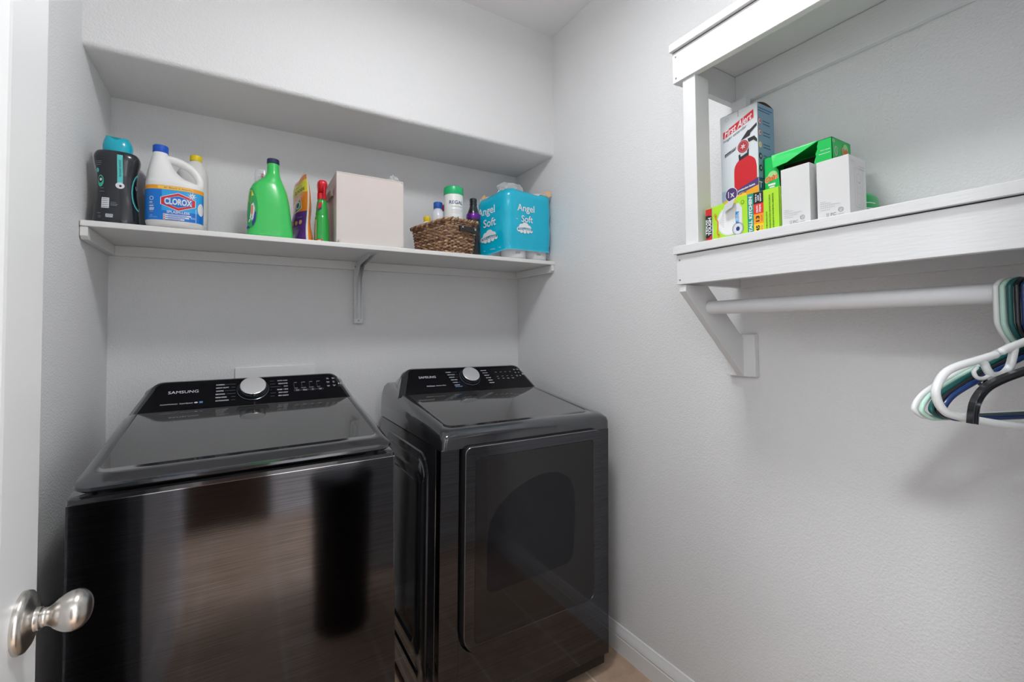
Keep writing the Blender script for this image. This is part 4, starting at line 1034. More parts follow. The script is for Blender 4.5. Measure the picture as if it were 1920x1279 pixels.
for i, (x, y) in enumerate(rp):
    r = .0592 if i < 2 else .045
    b = MB(); b.lathe([(r-.012, Z0+.0005), (r-.004, Z0+.001), (r, Z0+.006), (r, Z0+.098), (r-.004, Z0+.102), (.020, Z0+.102), (.020, Z0+.001), (r-.012, Z0+.0005)], (x, y, 0), PAPER, 40, cap=False)
    b.build('toilet_roll', t, angle=50)
# clear film skirt over the lowest rolls
b = MB(); lo = [(q.x, q.y, Z0+.004) for q in foot(.001)]; hi = [(p[0], p[1], p[2]+.004) for p in [(q.x, q.y, rings[0][i][2]) for i, q in enumerate(foot(.001))]]
b.loft([lo, hi], mat('film_skirt', (.88, .9, .92), .1, alpha=.16, spec=.7, bump=(40, .5, .004)), cap0=False, cap1=False).build('film_skirt', t, angle=60)
crumple('film_gather', t, (1.125, 1.845, Z0+.338), .060, FILM, 11, 1.25, .6, .75)
for (cx_, cy_, s_) in ((1.268, 1.752, 1), (1.000, 1.905, 2)):
    b = MB(); pts = [(-.032, 0), (-.018, .014), (.0, .018), (.014, .026), (.026, .024), (.030, .004), (.020, -.004)] if s_ == 1 else [(-.020, -.006), (-.012, .012), (.004, .026), (.014, .030), (.022, .014)]
    U_ = Vector((1, 0.0, 0)) if s_ == 1 else Vector((.42, -.9, 0)).normalized()
    o_ = Vector((cx_, cy_, Z0+.318 if s_ == 1 else Z0+.290))
    b.add([o_+U_*u+Vector((0, 0, v)) for u, v in pts]+[o_+U_*u*.96+Vector((.001, .004, v*.95)) for u, v in pts], [tuple(range(len(pts))), tuple(range(len(pts), 2*len(pts)))[::-1]]+[(i, i+len(pts), (i+1) % len(pts)+len(pts), (i+1) % len(pts)) for i in range(len(pts))], mat('top_label_orange', (.88, .50, .22), .35))
    lb = b.build('top_label', t, smooth=False)
    d = Decal(plane(o_-Vector((U_.y, -U_.x, 0))*-.0008, U_, (0, 0, 1))); d.rect(-.014, .002, .012, .012, PRINT, 2); d.text('MEGA' if s_ == 1 else '6', -.002, .008, PRINTG if s_ == 1 else NAVY, h=.007 if s_ == 1 else .012, l=3); d.build('label_print', lb)
# lettering on the two visible faces
def facefn(A, B, bulge=.0035):
    A, B = Vector(A), Vector(B); U_ = (B-A).normalized(); N_ = Vector((U_.y, -U_.x)); LL = (B-A).length
    def fn(u, v, n):
        p = A+U_*u+N_*(n+bulge*0+.0012); return Vector((p.x, p.y, v))
    return fn, LL
PW = mat('pack_print_white', (.82, .84, .86), .35)
fr_fn, LL = facefn((1.045, 1.740), (1.300, 1.744))
def cloud(d, cu, cv, s_, slope=0):
    for i_c, (x, y, r) in enumerate(((-.034, -.006, .012), (-.018, .006, .016), (.003, .010, .021), (.024, .003, .015), (.038, -.010, .009), (.020, -.014, .009), (.0, -.016, .009), (-.020, -.014, .010))):
        d.ell(cu+s_*x, cv+s_*y+slope*s_*x, s_*r, s_*r, PW, .4+.2*i_c)
    vs_ = [(cu+s_*x, cv+s_*(-.006+dz)+slope*s_*x+.002*math.cos(x*30)) for x, dz in ((-.040, -.005), (0, -.003), (.044, -.004), (.044, .007), (0, .009), (-.040, .005))]
    d.poly(vs_, mat('cloud_band', (.02, .25, .40), .4), 2)
    d.text('SOFT & STRONG', cu+.002*s_, cv-.004*s_, PW, w=.072*s_, h=.0075*s_, l=3, bold=.03, slope=slope)
d = Decal(fr_fn, .0003)
d.text('Angel', .098, Z0+.232, PW, w=.096, h=.042, bold=.010); d.text('Soft', .104, Z0+.186, PW, w=.064, h=.032, bold=.010)
cloud(d, .090, Z0+.140, .95)
d.rect(.042, Z0+.181, .052, Z0+.1835, PW, 1)
for x in (.060, .178):
    pass
d.build('front_print', wr)
lf_fn, LL2 = facefn((.968, 1.925), (1.045, 1.740))
d = Decal(lf_fn, .0003)
d.text('Angel', .072, Z0+.226, PW, w=.104, h=.048, bold=.010, slope=.10); d.text('Soft', .092, Z0+.174, PW, w=.074, h=.038, bold=.010, slope=.10)
cloud(d, .088, Z0+.106, 1.1, .12)
for x, s_ in ((.060, '1 ply'), (.110, '8 MEGA'), (.150, '= 32')): d.text(s_, x, Z0+.040+.10*(x-.05), PW, h=.006)
d.build('side_print', wr)
for (x, y, r) in ((1.1185, 1.8165, .0600), (1.2375, 1.8170, .0600)):
    d = Decal(wrap_fn(x, y, r, r, 2))
    for i in range(7): d.rect(-.022+.0032*i, Z0+.022, -.0205+.0032*i, Z0+.033, PRINTG, 1)
    d.build('barcode_print', t)

# ================================================================== THINGS ON THE CLOSET SHELF
ZU = ZL+0.0004
def cardbox(name, x0, x1, y0, y1, z1, m, label, cat, par=None, zb=ZU):
    t = empty(name, ((x0+x1)/2, (y0+y1)/2, zb), label, cat)
    bd = MB().box((x0, y0, zb), (x1, y1, z1), m).build('carton', t, bevel=.0008, seg=1)
    return t, bd
# front face of things here looks to -x: u runs towards -y (screen right), v up
fx = lambda X, Y: plane((X, Y, 0), (0, -1, 0), (0, 0, 1))
fy_ = lambda X, Y: plane((X, Y, 0), (1, 0, 0), (0, 0, 1))
# --- trash bag box
LIME = mat('box_lime', (.42, .74, .03), .4); GRYB = mat('box_grey_inside', (.55, .55, .52), .7); KGREEN = mat('box_kitchen_green', (.0, .30, .20), .4)
t = empty('trash_bag_box', (1.09, .64, ZU), 'lime green trash bag box lying at left end of lower shelf', 'box')
gx0, gx1, gy0, gy1 = 1.048, 1.132, .542, .732
b = MB()
prf = [(gy1, ZU), (gy1, ZU+.088), (gy1-.052, ZU+.092), (gy1-.056, ZU+.084), (gy1-.084, ZU+.086), (gy1-.085, ZU+.098), (gy0, ZU+.098), (gy0, ZU)]
b.loft([[(gx0, y, z) for y, z in prf], [(gx1, y, z) for y, z in prf]], LIME); bd = b.build('carton', t, smooth=False)
b = MB(); b.add([(gx0-.0010, gy1-.055, ZU+.088), (gx0-.0010, gy1-.084, ZU+.099), (gx0-.014, gy1-.084, ZU+.074), (gx0-.013, gy1-.056, ZU+.064)], [(0, 1, 2, 3)], GRYB)
b.add([(gx0-.0016, gy1-.055, ZU+.0875), (gx0-.0016, gy1-.084, ZU+.0985), (gx0-.0146, gy1-.084, ZU+.0735), (gx0-.0136, gy1-.056, ZU+.0635)], [(3, 2, 1, 0)], mat('flap_grey', (.5, .5, .5), .7)); b.build('torn_flap', t, smooth=False)
d = Decal(fx(gx0, gy1)); V0 = ZU
d.poly([(0, V0+.0005), (.018, V0+.0005), (.0185, V0+.0875), (0, V0+.0865)], RED, 0); d.poly([(.0165, V0+.0005), (.0185, V0+.0005), (.0215, V0+.030), (.0185, V0+.060), (.0195, V0+.0875), (.0175, V0+.0875)], PRINT, 0)
d.poly([(0, V0+.012), (.006, V0+.010), (.018, V0+.020), (.0185, V0+.066), (.012, V0+.070), (0, V0+.070)], BLACK, 1)
d.text('TOUGH', .0115, V0+.041, PRINT, w=.046, h=.0095, rot=PI/2, bold=.05, l=2); d.text('TEXAS', .0025, V0+.040, PRINT, w=.040, h=.0060, rot=PI/2, bold=.05, l=2)
d.ell(.066, V0+.045, .0335, .0375, PRINT, 1, 36); d.poly([(.060, V0+.008), (.100, V0+.010), (.100, V0+.070), (.092, V0+.083), (.086, V0+.084), (.060, V0+.082)], PRINT, 1.5)
d.ell(.066, V0+.045, .030, .034, mat('bag_white', (.83, .83, .83), .5), 2, 36)
for a in range(7): d.poly([(.0365, V0+.046), (.052, V0+.030+.006*a), (.052, V0+.0308+.006*a)], PRINTG, 3)
AMB = mat('tie_orange', (.75, .22, .02), .4)
tp = smooth_path([(.026, V0+.066), (.0295, V0+.064), (.029, V0+.056), (.0345, V0+.050), (.0350, V0+.035), (.033, V0+.020), (.037, V0+.012)], 4)
for p, q in zip(tp, tp[1:]): d.poly([(p[0]-.0016, p[1]), (q[0]-.0016, q[1]), (q[0]+.0016, q[1]), (p[0]+.0016, p[1])], AMB, 3)
d.ring(.0275, V0+.066, .0035, .0045, .0013, AMB, 3); d.ring(.0365, V0+.012, .0035, .0045, .0013, AMB, 3)
d.rect(.083, V0+.034, .0925, V0+.063, LBLUE2, 3); d.text('ODOR', .0862, V0+.048, PRINT, w=.017, h=.0034, rot=PI/2, l=4, bold=.04); d.text('CONTROL', .0905, V0+.048, PRINT, w=.024, h=.0034, rot=PI/2, l=4, bold=.04)
d.ring(.0885, V0+.020, .0145, .0160, .0008, NAVY, 4); d.ell(.0885, V0+.020, .0135, .0150, PRINT, 3); d.ring(.0885, V0+.020, .0125, .0140, .0045, PRINTG, 4); d.ring(.0885, V0+.020, .0115, .0130, .0040, PRINT, 5); d.ell(.0888, V0+.020, .0048, .0055, NAVY, 6)
d.ell(.1015, V0+.083, .0045, .0050, mat('print_olive', (.12, .25, .02), .5), 1); d.ell(.1015, V0+.083, .0030, .0034, LIME, 2)
d.rect(.1135, V0+.0005, .1285, V0+.0978, KGREEN, 1); d.text('TALL KITCHEN', .121, V0+.048, PRINT, w=.086, h=.0085, rot=PI/2, l=2, bold=.05)
d.rect(.1285, V0+.070, .152, V0+.0975, BLACK, 1); d.rect(.1285, V0+.046, .152, V0+.070, mat('box_red', (.75, .03, .02), .4), 1); d.rect(.1285, V0+.022, .152, V0+.046, mat('box_orange', (.88, .32, .01), .4), 1); d.rect(.1285, V0+.0005, .152, V0+.022, mat('box_yellow', (.9, .62, .02), .4), 1)
for i, s_ in enumerate(('TEAR &', 'LEAK', 'RESISTANT')): d.text(s_, .1345+.0055*i, V0+.084, PRINT, w=min(.020, .0035*len(s_)), h=.0036, rot=PI/2, l=2, bold=.05)
for i, s_ in enumerate(('DRAW-', 'STRING')): d.text(s_, .137+.007*i, V0+.058, PRINT, w=.018, h=.0046, rot=PI/2, l=2, bold=.05)
d.text('13', .138, V0+.034, BLACK, w=.014, h=.009, rot=PI/2, l=2, bold=.04); d.text('GALLON', .1475, V0+.034, NAVY, w=.014, h=.003, rot=PI/2, l=2)
d.text('45', .138, V0+.011, BLACK, w=.015, h=.009, rot=PI/2, l=2, bold=.04); d.text('BAGS', .1475, V0+.011, NAVY, w=.012, h=.003, rot=PI/2, l=2)
DKG = mat('print_dark_green', (.06, .22, .01), .5)
for i, (s_, w_) in enumerate((('0.9 MIL 23.75 IN X 24.9 IN', .040), ('BOLSAS PARA COCINA GRANDES CON CORDON', .078), ('45 BOLSAS DE 13 GALONES 49.2 L RESISTENTES', .080))): d.text(s_, .159+.0075*i, V0+.006+w_/2, DKG, w=w_, h=.0034, rot=PI/2, l=1, bold=.04)
d.rect(.1875, V0+.001, .1895, V0+.097, DKG, 1)
d.build('label_print', bd)

# --- fire extinguisher carton
CARD = mat('carton_pale', (.66, .68, .70), .45, var=(4, (.60, .66, .74))); KRAFT = mat('kraft_board', (.16, .09, .055), .8)
t = empty('extinguisher_carton', (1.18, .69, ZU), 'tall carton picturing a red fire extinguisher behind the lime box', 'box')
ax0, ax1, ay0, ay1, az1 = 1.138, 1.216, .640, .7435, ZU+.359
b = MB().box((ax0, ay0, ZU), (ax1, ay1, az1), CARD); bd = b.build('carton', t, smooth=False)
b = MB(); N_ = 8; prf = [(ax0+.001+(ax1-ax0-.002)*i/N_, az1+.0004+.008*math.sin(PI*i/N_)) for i in range(N_+1)]
b.loft([[(x, ay0+.0003, z) for x, z in prf], [(x, ay0+.05, az1+.0006+(z-az1)*.3) for x, z in prf]], KRAFT, False, False, closed=False); b.build('lid_flap', t)
FRD = mat('extinguisher_red', (.58, .012, .022), .4); FDK = mat('extinguisher_black', (.02, .02, .024), .4); SKY = mat('carton_blue', (.22, .36, .52), .45); DBL = mat('carton_dark_blue', (.01, .09, .22), .45)
d = Decal(fx(ax0, ay1)); V1 = az1; Wd = ay1-ay0
d.rect(.001, ZU+.001, .024, ZU+.150, mat('carton_sky_fade', (.36, .48, .66), .45), 0)
d.poly([(.008, V1-.064), (.094, V1-.036), (.094, V1-.014), (.008, V1-.046)], RED, 1)
d.text('First Alert', .051, V1-.040, PRINT, w=.078, h=.019, bold=.018, shear=.25, slope=.33, l=2)
d.text('hogar estandar', .042, V1-.062, FDK, w=.066, h=.0105, slope=.33, l=1)
# extinguisher picture
cxp = .065
body = [(cxp-.0275, ZU+.002), (cxp-.0275, V1-.175)]+smooth_path([(cxp-.0275, V1-.168), (cxp-.0255, V1-.152), (cxp-.019, V1-.141), (cxp-.012, V1-.135), (cxp-.009, V1-.128), (cxp+.010, V1-.125), (cxp+.014, V1-.131), (cxp+.023, V1-.137), (cxp+.031, V1-.147), (cxp+.0345, V1-.165)], 4)+[(cxp+.0345, V1-.18), (cxp+.0345, ZU+.002)]
d.poly(body, FRD, 1)
d.poly([(cxp-.013, V1-.138), (cxp-.014, V1-.122), (cxp-.009, V1-.120), (cxp-.008, V1-.128), (cxp+.010, V1-.122), (cxp+.011, V1-.106), (cxp+.015, V1-.108), (cxp+.014, V1-.130)], FDK, 2)
d.poly([(cxp-.010, V1-.088), (cxp+.012, V1-.064), (cxp+.018, V1-.064), (cxp+.037, V1-.052), (cxp+.037, V1-.060), (cxp+.020, V1-.073), (cxp+.018, V1-.080), (cxp-.002, V1-.084), (cxp-.009, V1-.094)], FDK, 2)
d.poly([(cxp+.012, V1-.086), (cxp+.030, V1-.084), (cxp+.037, V1-.095), (cxp+.037, V1-.104), (cxp+.028, V1-.094), (cxp+.014, V1-.096)], FDK, 2)
d.poly([(.012, V1-.116), (.043, V1-.104), (.043, V1-.097), (.012, V1-.108)], FDK, 2); d.poly([(.030, V1-.106), (.045, V1-.101), (.045, V1-.096), (.030, V1-.101)], PRINTG, 3)
for z in (.1115, .1135): d.poly([(.014, V1-z-.0003), (.034, V1-z+.0068), (.034, V1-z+.0074), (.014, V1-z+.0004)], PRINT, 3)
d.ring(cxp-.0005, V1-.1025, .0165, .0180, .0012, PRINT, 4); d.ell(cxp-.0005, V1-.1025, .0155, .0170, mat('gauge_red', (.45, .02, .03), .4), 3); d.ring(cxp-.0005, V1-.1025, .0125, .014, .0012, PRINTG, 5)
for a in range(6):
    an = a*PI/3+.3; d.poly([(cxp-.0005+.0085*math.cos(an), V1-.1025+.009*math.sin(an)), (cxp-.0005+.002*math.cos(an+1), V1-.1025+.002*math.sin(an+1)), (cxp-.0005+.002*math.cos(an-1), V1-.1025+.002*math.sin(an-1))], PRINT, 5)
d.poly([(.020, V1-.240), (Wd-.0005, V1-.215), (Wd-.0005, V1-.195), (.020, V1-.222)], mat('carton_violet', (.08, .035, .18), .45), 2)
d.poly([(.001, V1-.256), (Wd-.0005, V1-.237), (Wd-.0005, V1-.215), (.001, V1-.238)], GOLD, 3); d.poly([(.070, V1-.2440), (Wd-.0005, V1-.2385), (Wd-.0005, V1-.216), (.070, V1-.2230)], ORNG, 4)
d.ring(.0285, V1-.222, .0180, .0195, .0016, PRINT, 5); d.ell(.0285, V1-.222, .0168, .0183, mat('carton_violet', (.08, .035, .18), .45), 4)
d.text('1x', .028, V1-.221, PRINT, w=.018, h=.017, l=5, bold=.01)
d.text('proteccion basica', .071, V1-.2145, PRINT, w=.046, h=.007, l=3, slope=.16, bold=.04); d.text('del hogar', .064, V1-.2250, PRINT, w=.028, h=.007, l=3, slope=.16, bold=.04)
d.text('Extinguidor para el hogar', .072, V1-.2370, FDK, w=.042, h=.0045, l=5, slope=.14); d.text('del grado comercial', .069, V1-.2440, FDK, w=.038, h=.0045, l=5, slope=.14)
d.poly([(cxp-.030, V1-.290), (Wd-.0005, V1-.270), (Wd-.0005, V1-.246), (cxp-.030, V1-.266)], FDK, 5)
d.rect(cxp-.0275, ZU+.02, cxp-.0225, V1-.297, PRINT, 4); d.text('DISTRIB', cxp+.0, V1-.306, PRINT, w=.032, h=.006, l=5, slope=.1)
d.poly([(.052, V1-.0015), (.052, V1-.018), (.053, V1-.018), (.053, V1-.0015)], GAP, 1); d.rect(.022, V1-.0012, .053, V1-.0004, GAP, 1); d.ring(.020, V1-.013, .005, .005, .0006, PRINTG, 1)
d.build('front_print', bd)
d = Decal(fy_(ax0, ay0)); SW = ax1-ax0
d.rect(.002, V1-.195, SW-.0003, V1-.0005, SKY, 0); d.rect(.001, ZU, SW-.0003, V1-.195, DBL, 0)
for z, w_ in ((.012, .066), (.019, .055)): d.rect(.003, V1-z-.0012, .003+w_, V1-z+.0012, DBL, 1)
cols = [RED, RED, GOLD, FDK, FDK]
for i, z in enumerate((.047, .077, .109, .139, .170)):
    d.ell(.010, V1-z, .0068, .0078, PRINT if i < 3 else cols[i], 1); d.ring(.010, V1-z, .0075, .0085, .0016, cols[i], 2); d.ell(.011, V1-z, .0025, .004, cols[i] if i < 3 else PRINT, 3)
    for j, w_ in ((0, .032), (1, .034)):
        if i == 3 and j: continue
        d.rect(.024, V1-z-.004-.008*j+.006, .024+w_*(1 if i != 3 else .5), V1-z-.0015-.008*j+.006, DBL, 1)
for i, s_ in enumerate('TDPD'): d.text(s_, .009, V1-.214-.043*i, PRINT, h=.017, l=1, bold=.02)
d.rect(.019, V1-.230, .040, V1-.198, PRINTG, 1); d.poly([(.024, V1-.228), (.038, V1-.204), (.040, V1-.212), (.030, V1-.229)], FDK, 2)
d.build('side_print', bd)

# --- green dryer sheet box (opened)
GG = mat('carton_green', (.0, .52, .09), .38); GG2 = mat('carton_green_light', (.04, .66, .15), .38); DKI = mat('carton_inside', (.05, .028, .018), .8)
hx0, hx1, hy0, hy1, hz1 = 1.158, 1.250, .481, .637, ZU+.2135
t = empty('dryer_sheet_box', (1.20, .56, ZU), 'torn-open bright green dryer sheet box behind the two white cartons', 'box')
b = MB(); th = .0012
# open-fronted carton: back, bottom, left, right, top
b.box((hx1-th, hy0, ZU), (hx1, hy1, hz1), GG); b.box((hx0, hy0, ZU), (hx1, hy1, ZU+th), GG); b.box((hx0, hy0, ZU), (hx1, hy0+th, hz1), GG); b.box((hx0, hy1-th, ZU), (hx1, hy1, hz1), GG); b.box((hx0, hy0, hz1-th), (hx1, hy1, hz1), GG)
b.box((hx0+.03, hy0+.002, ZU+.002), (hx1-.002, hy1-.002, hz1-.05), DKI)
b.box((hx1-.0040, hy0+.004, ZU+.002), (hx1-.0025, hy1-.004, hz1-.004), DKI)
def panel(pts, x, m, mb): # panel in the front plane
    prism_pts([(hy1-u, v) for u, v in pts], lambda y, z: (x, y, z), lambda y, z: (x+th, y, z), m, mb)
jag = [(.128, hz1), (.1245, hz1-.014), (.1255, hz1-.018), (.121, hz1-.030), (.1225, hz1-.034), (.118, hz1-.048), (.119, hz1-.053), (.114, hz1-.066), (.110, hz1-.085)]
panel([(.0, ZU), (.156, ZU), (.156, hz1), (.128, hz1)]+jag[1:]+[(.040, hz1-.105), (.038, hz1-.075), (.036, hz1-.042), (.022, hz1-.012), (.020, hz1), (.0, hz1)], hx0, GG, b)
bd = b.build('carton', t, smooth=False)
b = MB(); vs_ = [(hx0-.001, hy1-.020, hz1+.001), (hx0-.001, hy1-.128, hz1+.001), (hx0-.016, hy1-.100, hz1-.018), (hx0-.020, hy1-.066, hz1-.034), (hx0-.014, hy1-.030, hz1-.036), (hx0-.006, hy1-.024, hz1-.016)]
b.add(vs_+[(x+.001, y, z-.0008) for x, y, z in vs_], [(0, 1, 2, 3, 4, 5), (11, 10, 9, 8, 7, 6)]+[(i, i+6, (i+1) % 6+6, (i+1) % 6) for i in range(6)], GG2); b.build('torn_lid', t, smooth=False)
def gain(d, cu, cv, s_, slope):
    d.ell(cu+.004*s_, cv+.007*s_, .013*s_, .012*s_, mat('gain_burst', (.35, .72, .28), .4), 1)
    d.text('Gain', cu, cv, PW, w=.036*s_, h=.0185*s_, l=2, bold=.10, slope=slope); d.text('Gain', cu, cv, RED, w=.0345*s_, h=.017*s_, l=3, bold=.07, slope=slope); d.text('Gain', cu, cv, ORNG, w=.033*s_, h=.0155*s_, l=4, bold=.015, slope=slope)
d = Decal(fx(hx0, hy1)); gain(d, .018, hz1-.056, .92, .22); d.rect(.010, hz1-.075, .028, hz1-.070, PW, 1); d.rect(.013, hz1-.081, .026, hz1-.077, PW, 1)
d.text('dryer sheets', .142, hz1-.026, PW, w=.020, h=.004, l=1); d.rect(.128, hz1-.0345, .152, hz1-.0335, PW, 1)
d.build('front_print', bd)
d = Decal(fy_(hx0, hy0)); gain(d, .062, hz1-.024, .95, .06); d.ring(.018, hz1-.030, .008, .011, .0014, PW, 1); d.poly([(.014, hz1-.022), (.020, hz1-.028), (.019, hz1-.038), (.0175, hz1-.038), (.018, hz1-.029)], PW, 1)
for i in range(5): d.rect(.012, hz1-.048-.0035*i, .012+.016-.002*(i % 2), hz1-.0465-.0035*i, PW, 1)
d.text('105', .0065, hz1-.008, PW, h=.007, l=1)
d.build('side_print', bd)

# --- two white outlet cartons
WC = mat('carton_white', (.70, .70, .70), .5); LGY = mat('print_light_grey', (.50, .50, .51), .5); MGY = mat('print_mid_grey', (.22, .22, .23), .5)
def outlet_carton(y1, z1, label, wob=0):
    t = empty('outlet_carton', (1.087, y1-.03, ZU), label, 'box', 'white outlet cartons on the closet shelf')
    bd = MB().box((1.050, y1-.060, ZU), (1.126, y1, z1), WC).build('carton', t, bevel=.0008, seg=1)
    d = Decal(fx(1.050, y1))
    for z, w_ in ((.0385, .010), (.0345, .020), (.0300, .037), (.0255, .028), (.0210, .018)): 
        u = .006
        while u < .006+w_: d.rect(u, ZU+z, min(u+.0032, .006+w_), ZU+z+.0012, LGY, 1); u += .0040
    d.text('FC', .030, ZU+.010, MGY, w=.010, h=.0062, bold=.01); d.ring(.0435, ZU+.0170, .0048, .0048, .0009, MGY, 1); d.text('ETL', .0435, ZU+.0170, MGY, w=.006, h=.0042, l=1)
    d.rect(.0385, ZU+.0075, .0485, ZU+.0085, LGY, 1); d.rect(.0395, ZU+.0050, .0475, ZU+.0060, LGY, 1)
    d.poly([(.0165, ZU+.014), (.0225, ZU+.014), (.0185, ZU+.006), (.0215, ZU+.006)][0:2]+[(.0215, ZU+.006), (.0175, ZU+.006)], LGY, 1)
    d.build('front_print', bd)
    d = Decal(fy_(1.050, y1-.060))
    d.text('OUTLET', .014, z1-.012, LGY, w=.016, h=.0042); 
    for z in (.0195, .0245): d.rect(.046, z1-z, .070, z1-z+.0015, LGY, 1)
    for (a, b2, c, e) in ((.022, z1-.105, .060, z1-.024), (.032, z1-.100, .050, z1-.035)):
        o_ = rrect(a, b2, c, e, .005, 4); i2 = rrect(a+.0007, b2+.0007, c-.0007, e-.0007, .0045, 4)
        n_ = len(o_); d.add([d.P(*p, 1) for p in o_]+[d.P(*p, 1) for p in i2], [(i, (i+1) % n_, (i+1) % n_+n_, i+n_) for i in range(n_)], LGY)
    d.ell(.043, z1-.053, .0015, .0018, MGY, 1); d.ell(.036, z1-.053, .001, .001, LGY, 1); d.ring(.040, z1-.063, .002, .002, .0005, LGY, 1)
    for zz in (.074, .078): d.rect(.037, z1-zz, .038, z1-zz+.0025, LGY, 1); d.rect(.042, z1-zz, .043, z1-zz+.0025, LGY, 1)
    d.ell(.040, z1-.085, .001, .001, LGY, 1); d.rect(.004, ZU+.006, .028, ZU+.0066, MGY, 1)
    d.build('side_print', bd)
outlet_carton(.5405, ZU+.1335, 'white outlet carton next to the lime trash bag box')
outlet_carton(.4672, ZU+.1265, 'white outlet carton at the right, farther from the lime box')
# --- green rounded pack at the right
t = empty('green_pack', (1.20, .43, ZU), 'small rounded green pack behind the rightmost white carton', 'pack')
bd = MB().loft(sections([(ZU, 1.165, 1.235, .016, 2.6), (ZU+.004, 1.160, 1.240, .020, 2.6), (ZU+.055, 1.160, 1.240, .019, 2.6), (ZU+.068, 1.165, 1.235, .015, 2.4), (ZU+.073, 1.175, 1.225, .008, 2.2)], 36, 4, .436), mat('pack_green', (.0, .40, .10), .35)).build('pack_body', t, angle=50)
d = Decal(wrap_fn(1.2, .436, .0404, .0198, 2.6, a0=-PI/2))
for z in (.026, .034, .046): d.rect(-.036, ZU+z, -.006, ZU+z+.0018, PW, 1, 6)
d.build('label_print', bd)

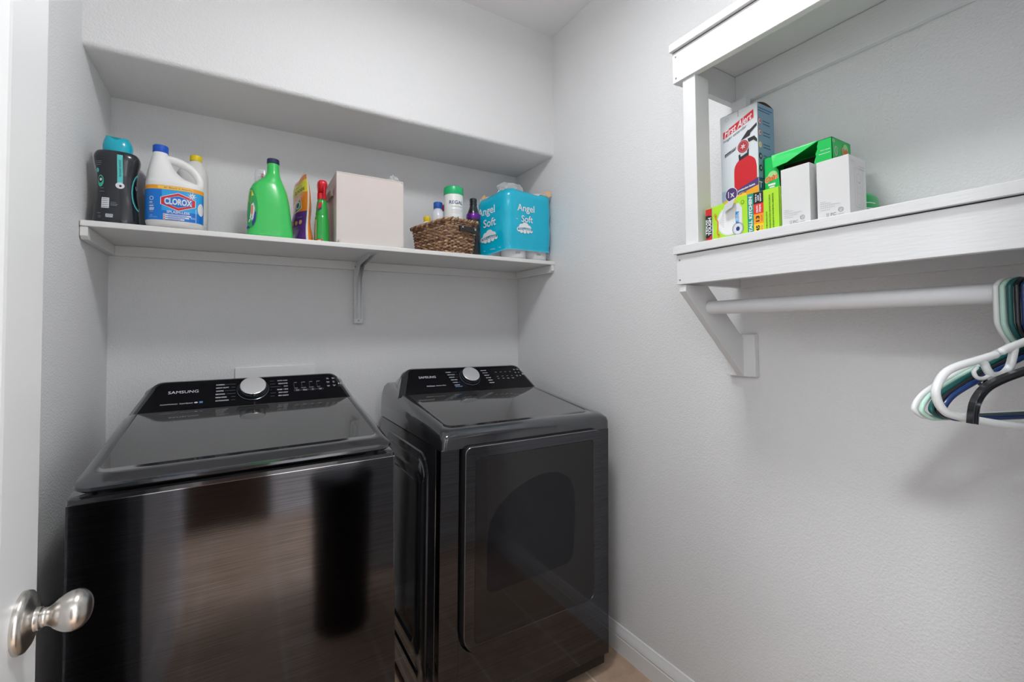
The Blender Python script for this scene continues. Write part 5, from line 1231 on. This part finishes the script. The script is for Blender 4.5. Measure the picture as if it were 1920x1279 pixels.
# ================================================================== HANGERS
HW_ = mat('hanger_white', (.80, .81, .81), .28, sss=.1); HM = mat('hanger_mint', (.50, .72, .62), .25, sss=.08); HT = mat('hanger_teal', (.012, .105, .10), .25)
HK = mat('hanger_black', (.012, .013, .018), .22, coat=.3); HN = mat('hanger_navy', (.008, .035, .14), .22, coat=.3); HM2 = mat('hanger_sage', (.20, .42, .33), .3)
def hook_path(zc, R_, neck):
    """hook around the rod in local (u, z): rises from the neck on the -u side, over, down to +u"""
    p = [(0, neck), (-.003, neck+.010), (-.014, neck+.022), (-R_+.002, neck+.036), (-R_, neck+.050), (-R_, zc+.004)]
    for i in range(1, 8): a = PI-PI*i/8; p.append((R_*math.cos(a), zc+.004+(R_*.72)*math.sin(a)))
    p += [(R_, zc+.002), (R_, zc-.012)]
    return p
def hanger(name, y, deg, m, label, style, scale=1.0, drop=0.0, rt=.0043):
    """v: 0 = rod axis height; built in local (u, n, z) then turned about the rod by deg"""
    t = empty(name, (ROD[0], y, ROD[1]+RR), label, 'hanger', 'plastic hangers on the rod', rot=(0, 0, math.radians(-deg)))
    zt = -0.0005  # hook's inner top rests on rod top (local z 0)
    R_ = .0235
    top = rt+.0002; zc = top-.0005-R_*.72-.004
    neck = -.110-drop
    hp = [Vector((u, 0, z)) for u, z in hook_path(zc, R_, neck)]
    hp = smooth_path([tuple(p) for p in hp], 4)
    b = MB(); b.tube(hp, rt*.95, m, 12); b.build('hook', t, world=False, angle=60)
    Wd_ = .196*scale; sh_z = neck-.082*scale; bz = neck-.112*scale
    if style in ('plain', 'notch'):
        k = []
        loop = [(0, neck), (-.02, neck-.008), (-.10*scale, neck-.040*scale), (-Wd_+.030, sh_z+.012), (-Wd_+.008, sh_z-.004), (-Wd_, sh_z-.018), (-Wd_+.006, bz+.004), (-Wd_+.022, bz-.003), (-Wd_+.06, bz-.004), (-.05, bz-.004), (0, bz-.004)]
        full = loop+[(-u*.86, z) for u, z in loop[::-1][1:-1]]
        pts = smooth_path([(u, 0, z) for u, z in full]+[(0, 0, neck)], 5)
        b = MB(); b.tube(pts[:-1], rt, m, 12, closed=True); b.build('hanger_frame', t, world=False, angle=60)
        if style == 'notch':
            for sgn in (-1, 1):
                hk = smooth_path([(sgn*.102*scale, -.002, neck-.040*scale), (sgn*.100*scale, -.002, neck-.052*scale), (sgn*.104*scale, -.002, neck-.060*scale), (sgn*.112*scale, -.002, neck-.060*scale), (sgn*.115*scale, -.002, neck-.054*scale)], 5)
                MB().tube(hk, .0026, m, 8).build('strap_hook', t, world=False, angle=60)
    elif style == 'tubular':    # thick white hanger with dipped strap notches
        pts = []
        arm = [(-.012, neck+.003), (-.034, neck-.008), (-.060, neck-.016), (-.090, neck-.026), (-.100, neck-.030)]
        out = [(-.114, neck-.036), (-.150, neck-.045), (-.185, neck-.054), (-.206, neck-.065), (-.220, neck-.086), (-.220, neck-.102), (-.211, neck-.119), (-.19, neck-.130), (-.12, neck-.144), (-.06, neck-.152), (0, neck-.156)]
        for sgn in (1, -1):
            pa = smooth_path([(sgn*u*(1 if sgn > 0 else .84), 0, z) for u, z in [(0, neck+.010)]+arm], 5)
            MB().tube(pa, rt, m, 16).ball(pa[-1], rt, m).build('inner_arm', t, world=False, angle=60)
            po = smooth_path([(sgn*u*(1 if sgn > 0 else .84), 0, z) for u, z in out], 5)
            MB().tube(po, rt, m, 16).ball(po[0], rt, m).build('outer_arm', t, world=False, angle=60)
            nt_ = smooth_path([(sgn*u*(1 if sgn > 0 else .84), 0, neck+z) for u, z in ((-.078, -.022), (-.082, -.040), (-.089, -.057), (-.102, -.067), (-.120, -.068), (-.129, -.059), (-.134, -.049), (-.144, -.044))], 5)
            MB().tube(nt_, rt*.93, m, 16).ball(nt_[0], rt*.93, m).ball(nt_[-1], rt*.93, m).build('strap_notch', t, world=False, angle=60)
            kk = smooth_path([(sgn*u*(1 if sgn > 0 else .84), 0, neck+z) for u, z in ((-.122, -.067), (-.136, -.073), (-.148, -.071), (-.153, -.062), (-.148, -.056))], 5)
            MB().tube(kk, rt*.5, m, 10).ball(kk[-1], rt*.5, m).build('strap_hook', t, world=False, angle=60)
    elif style == 'flat':       # glossy black hanger, deep flanged arms without a bar
        for sgn in (1, -1):
            cen_ = smooth_path([(0, neck), (-.03, neck-.008), (-.08, neck-.020), (-.13, neck-.034), (-.160, neck-.048), (-.178, neck-.070), (-.184, neck-.100)], 5)
            rings = []
            for i, (u, z) in enumerate(cen_):
                a_, c_ = cen_[max(i-1, 0)], cen_[min(i+1, len(cen_)-1)]; tx, tz = c_[0]-a_[0], c_[1]-a_[1]; l_ = math.hypot(tx, tz); nx_, nz_ = tz/l_, -tx/l_
                if nz_ < 0 and i < 3: nx_, nz_ = -nx_, -nz_
                h2 = .0052; w2 = .0050
                rings.append([(sgn*(u+nx_*a2*h2), b2*w2, z+nz_*a2*h2) for a2, b2 in ((-1, -1), (-.75, -1), (-.75, -.35), (.75, -.35), (.75, -1), (1, -1), (1, 1), (.75, 1), (.75, .35), (-.75, .35), (-.75, 1), (-1, 1))])
            MB().loft(rings, m).build('arm', t, world=False, angle=30, bevel=.0012)
            kk = smooth_path([(sgn*-.060, 0, neck-.012), (sgn*-.068, 0, neck-.009), (sgn*-.074, 0, neck-.0125), (sgn*-.072, 0, neck-.018)], 4)
            MB().tube(kk, .0022, m, 8).build('strap_hook', t, world=False, angle=60)
    return t
hs = [('clothes_hanger', .2125, 22.7, HW_, 'thin white hanger, leftmost hook on the rod', 'plain', 1.0, 0.0, .0041),
      ('clothes_hanger', .2045, 22.9, HM, 'mint green hanger, second hook from the left', 'notch', .985, .003, .0039),
      ('clothes_hanger', .1962, 22.4, HT, 'dark teal hanger between the mint and black hangers', 'plain', .965, .002, .0041),
      ('clothes_hanger', .1875, 23.6, HK, 'thin black hanger just left of the navy blue hanger', 'notch', .95, .004, .0038),
      ('clothes_hanger', .1792, 24.6, HN, 'navy blue hanger with slim bar between black hangers', 'plain', .94, .006, .0042),
      ('clothes_hanger', .1600, 25.5, HW_, 'thick white tubular hanger with dipped strap notches, nearest in front', 'tubular', 1.12, -.024, .0060),
      ('clothes_hanger', .1480, 24, HK, 'glossy black flanged hanger without a bar, rightmost on the rod', 'flat', 1.0, .016, .0046)]
for h_ in hs: hanger(*h_)
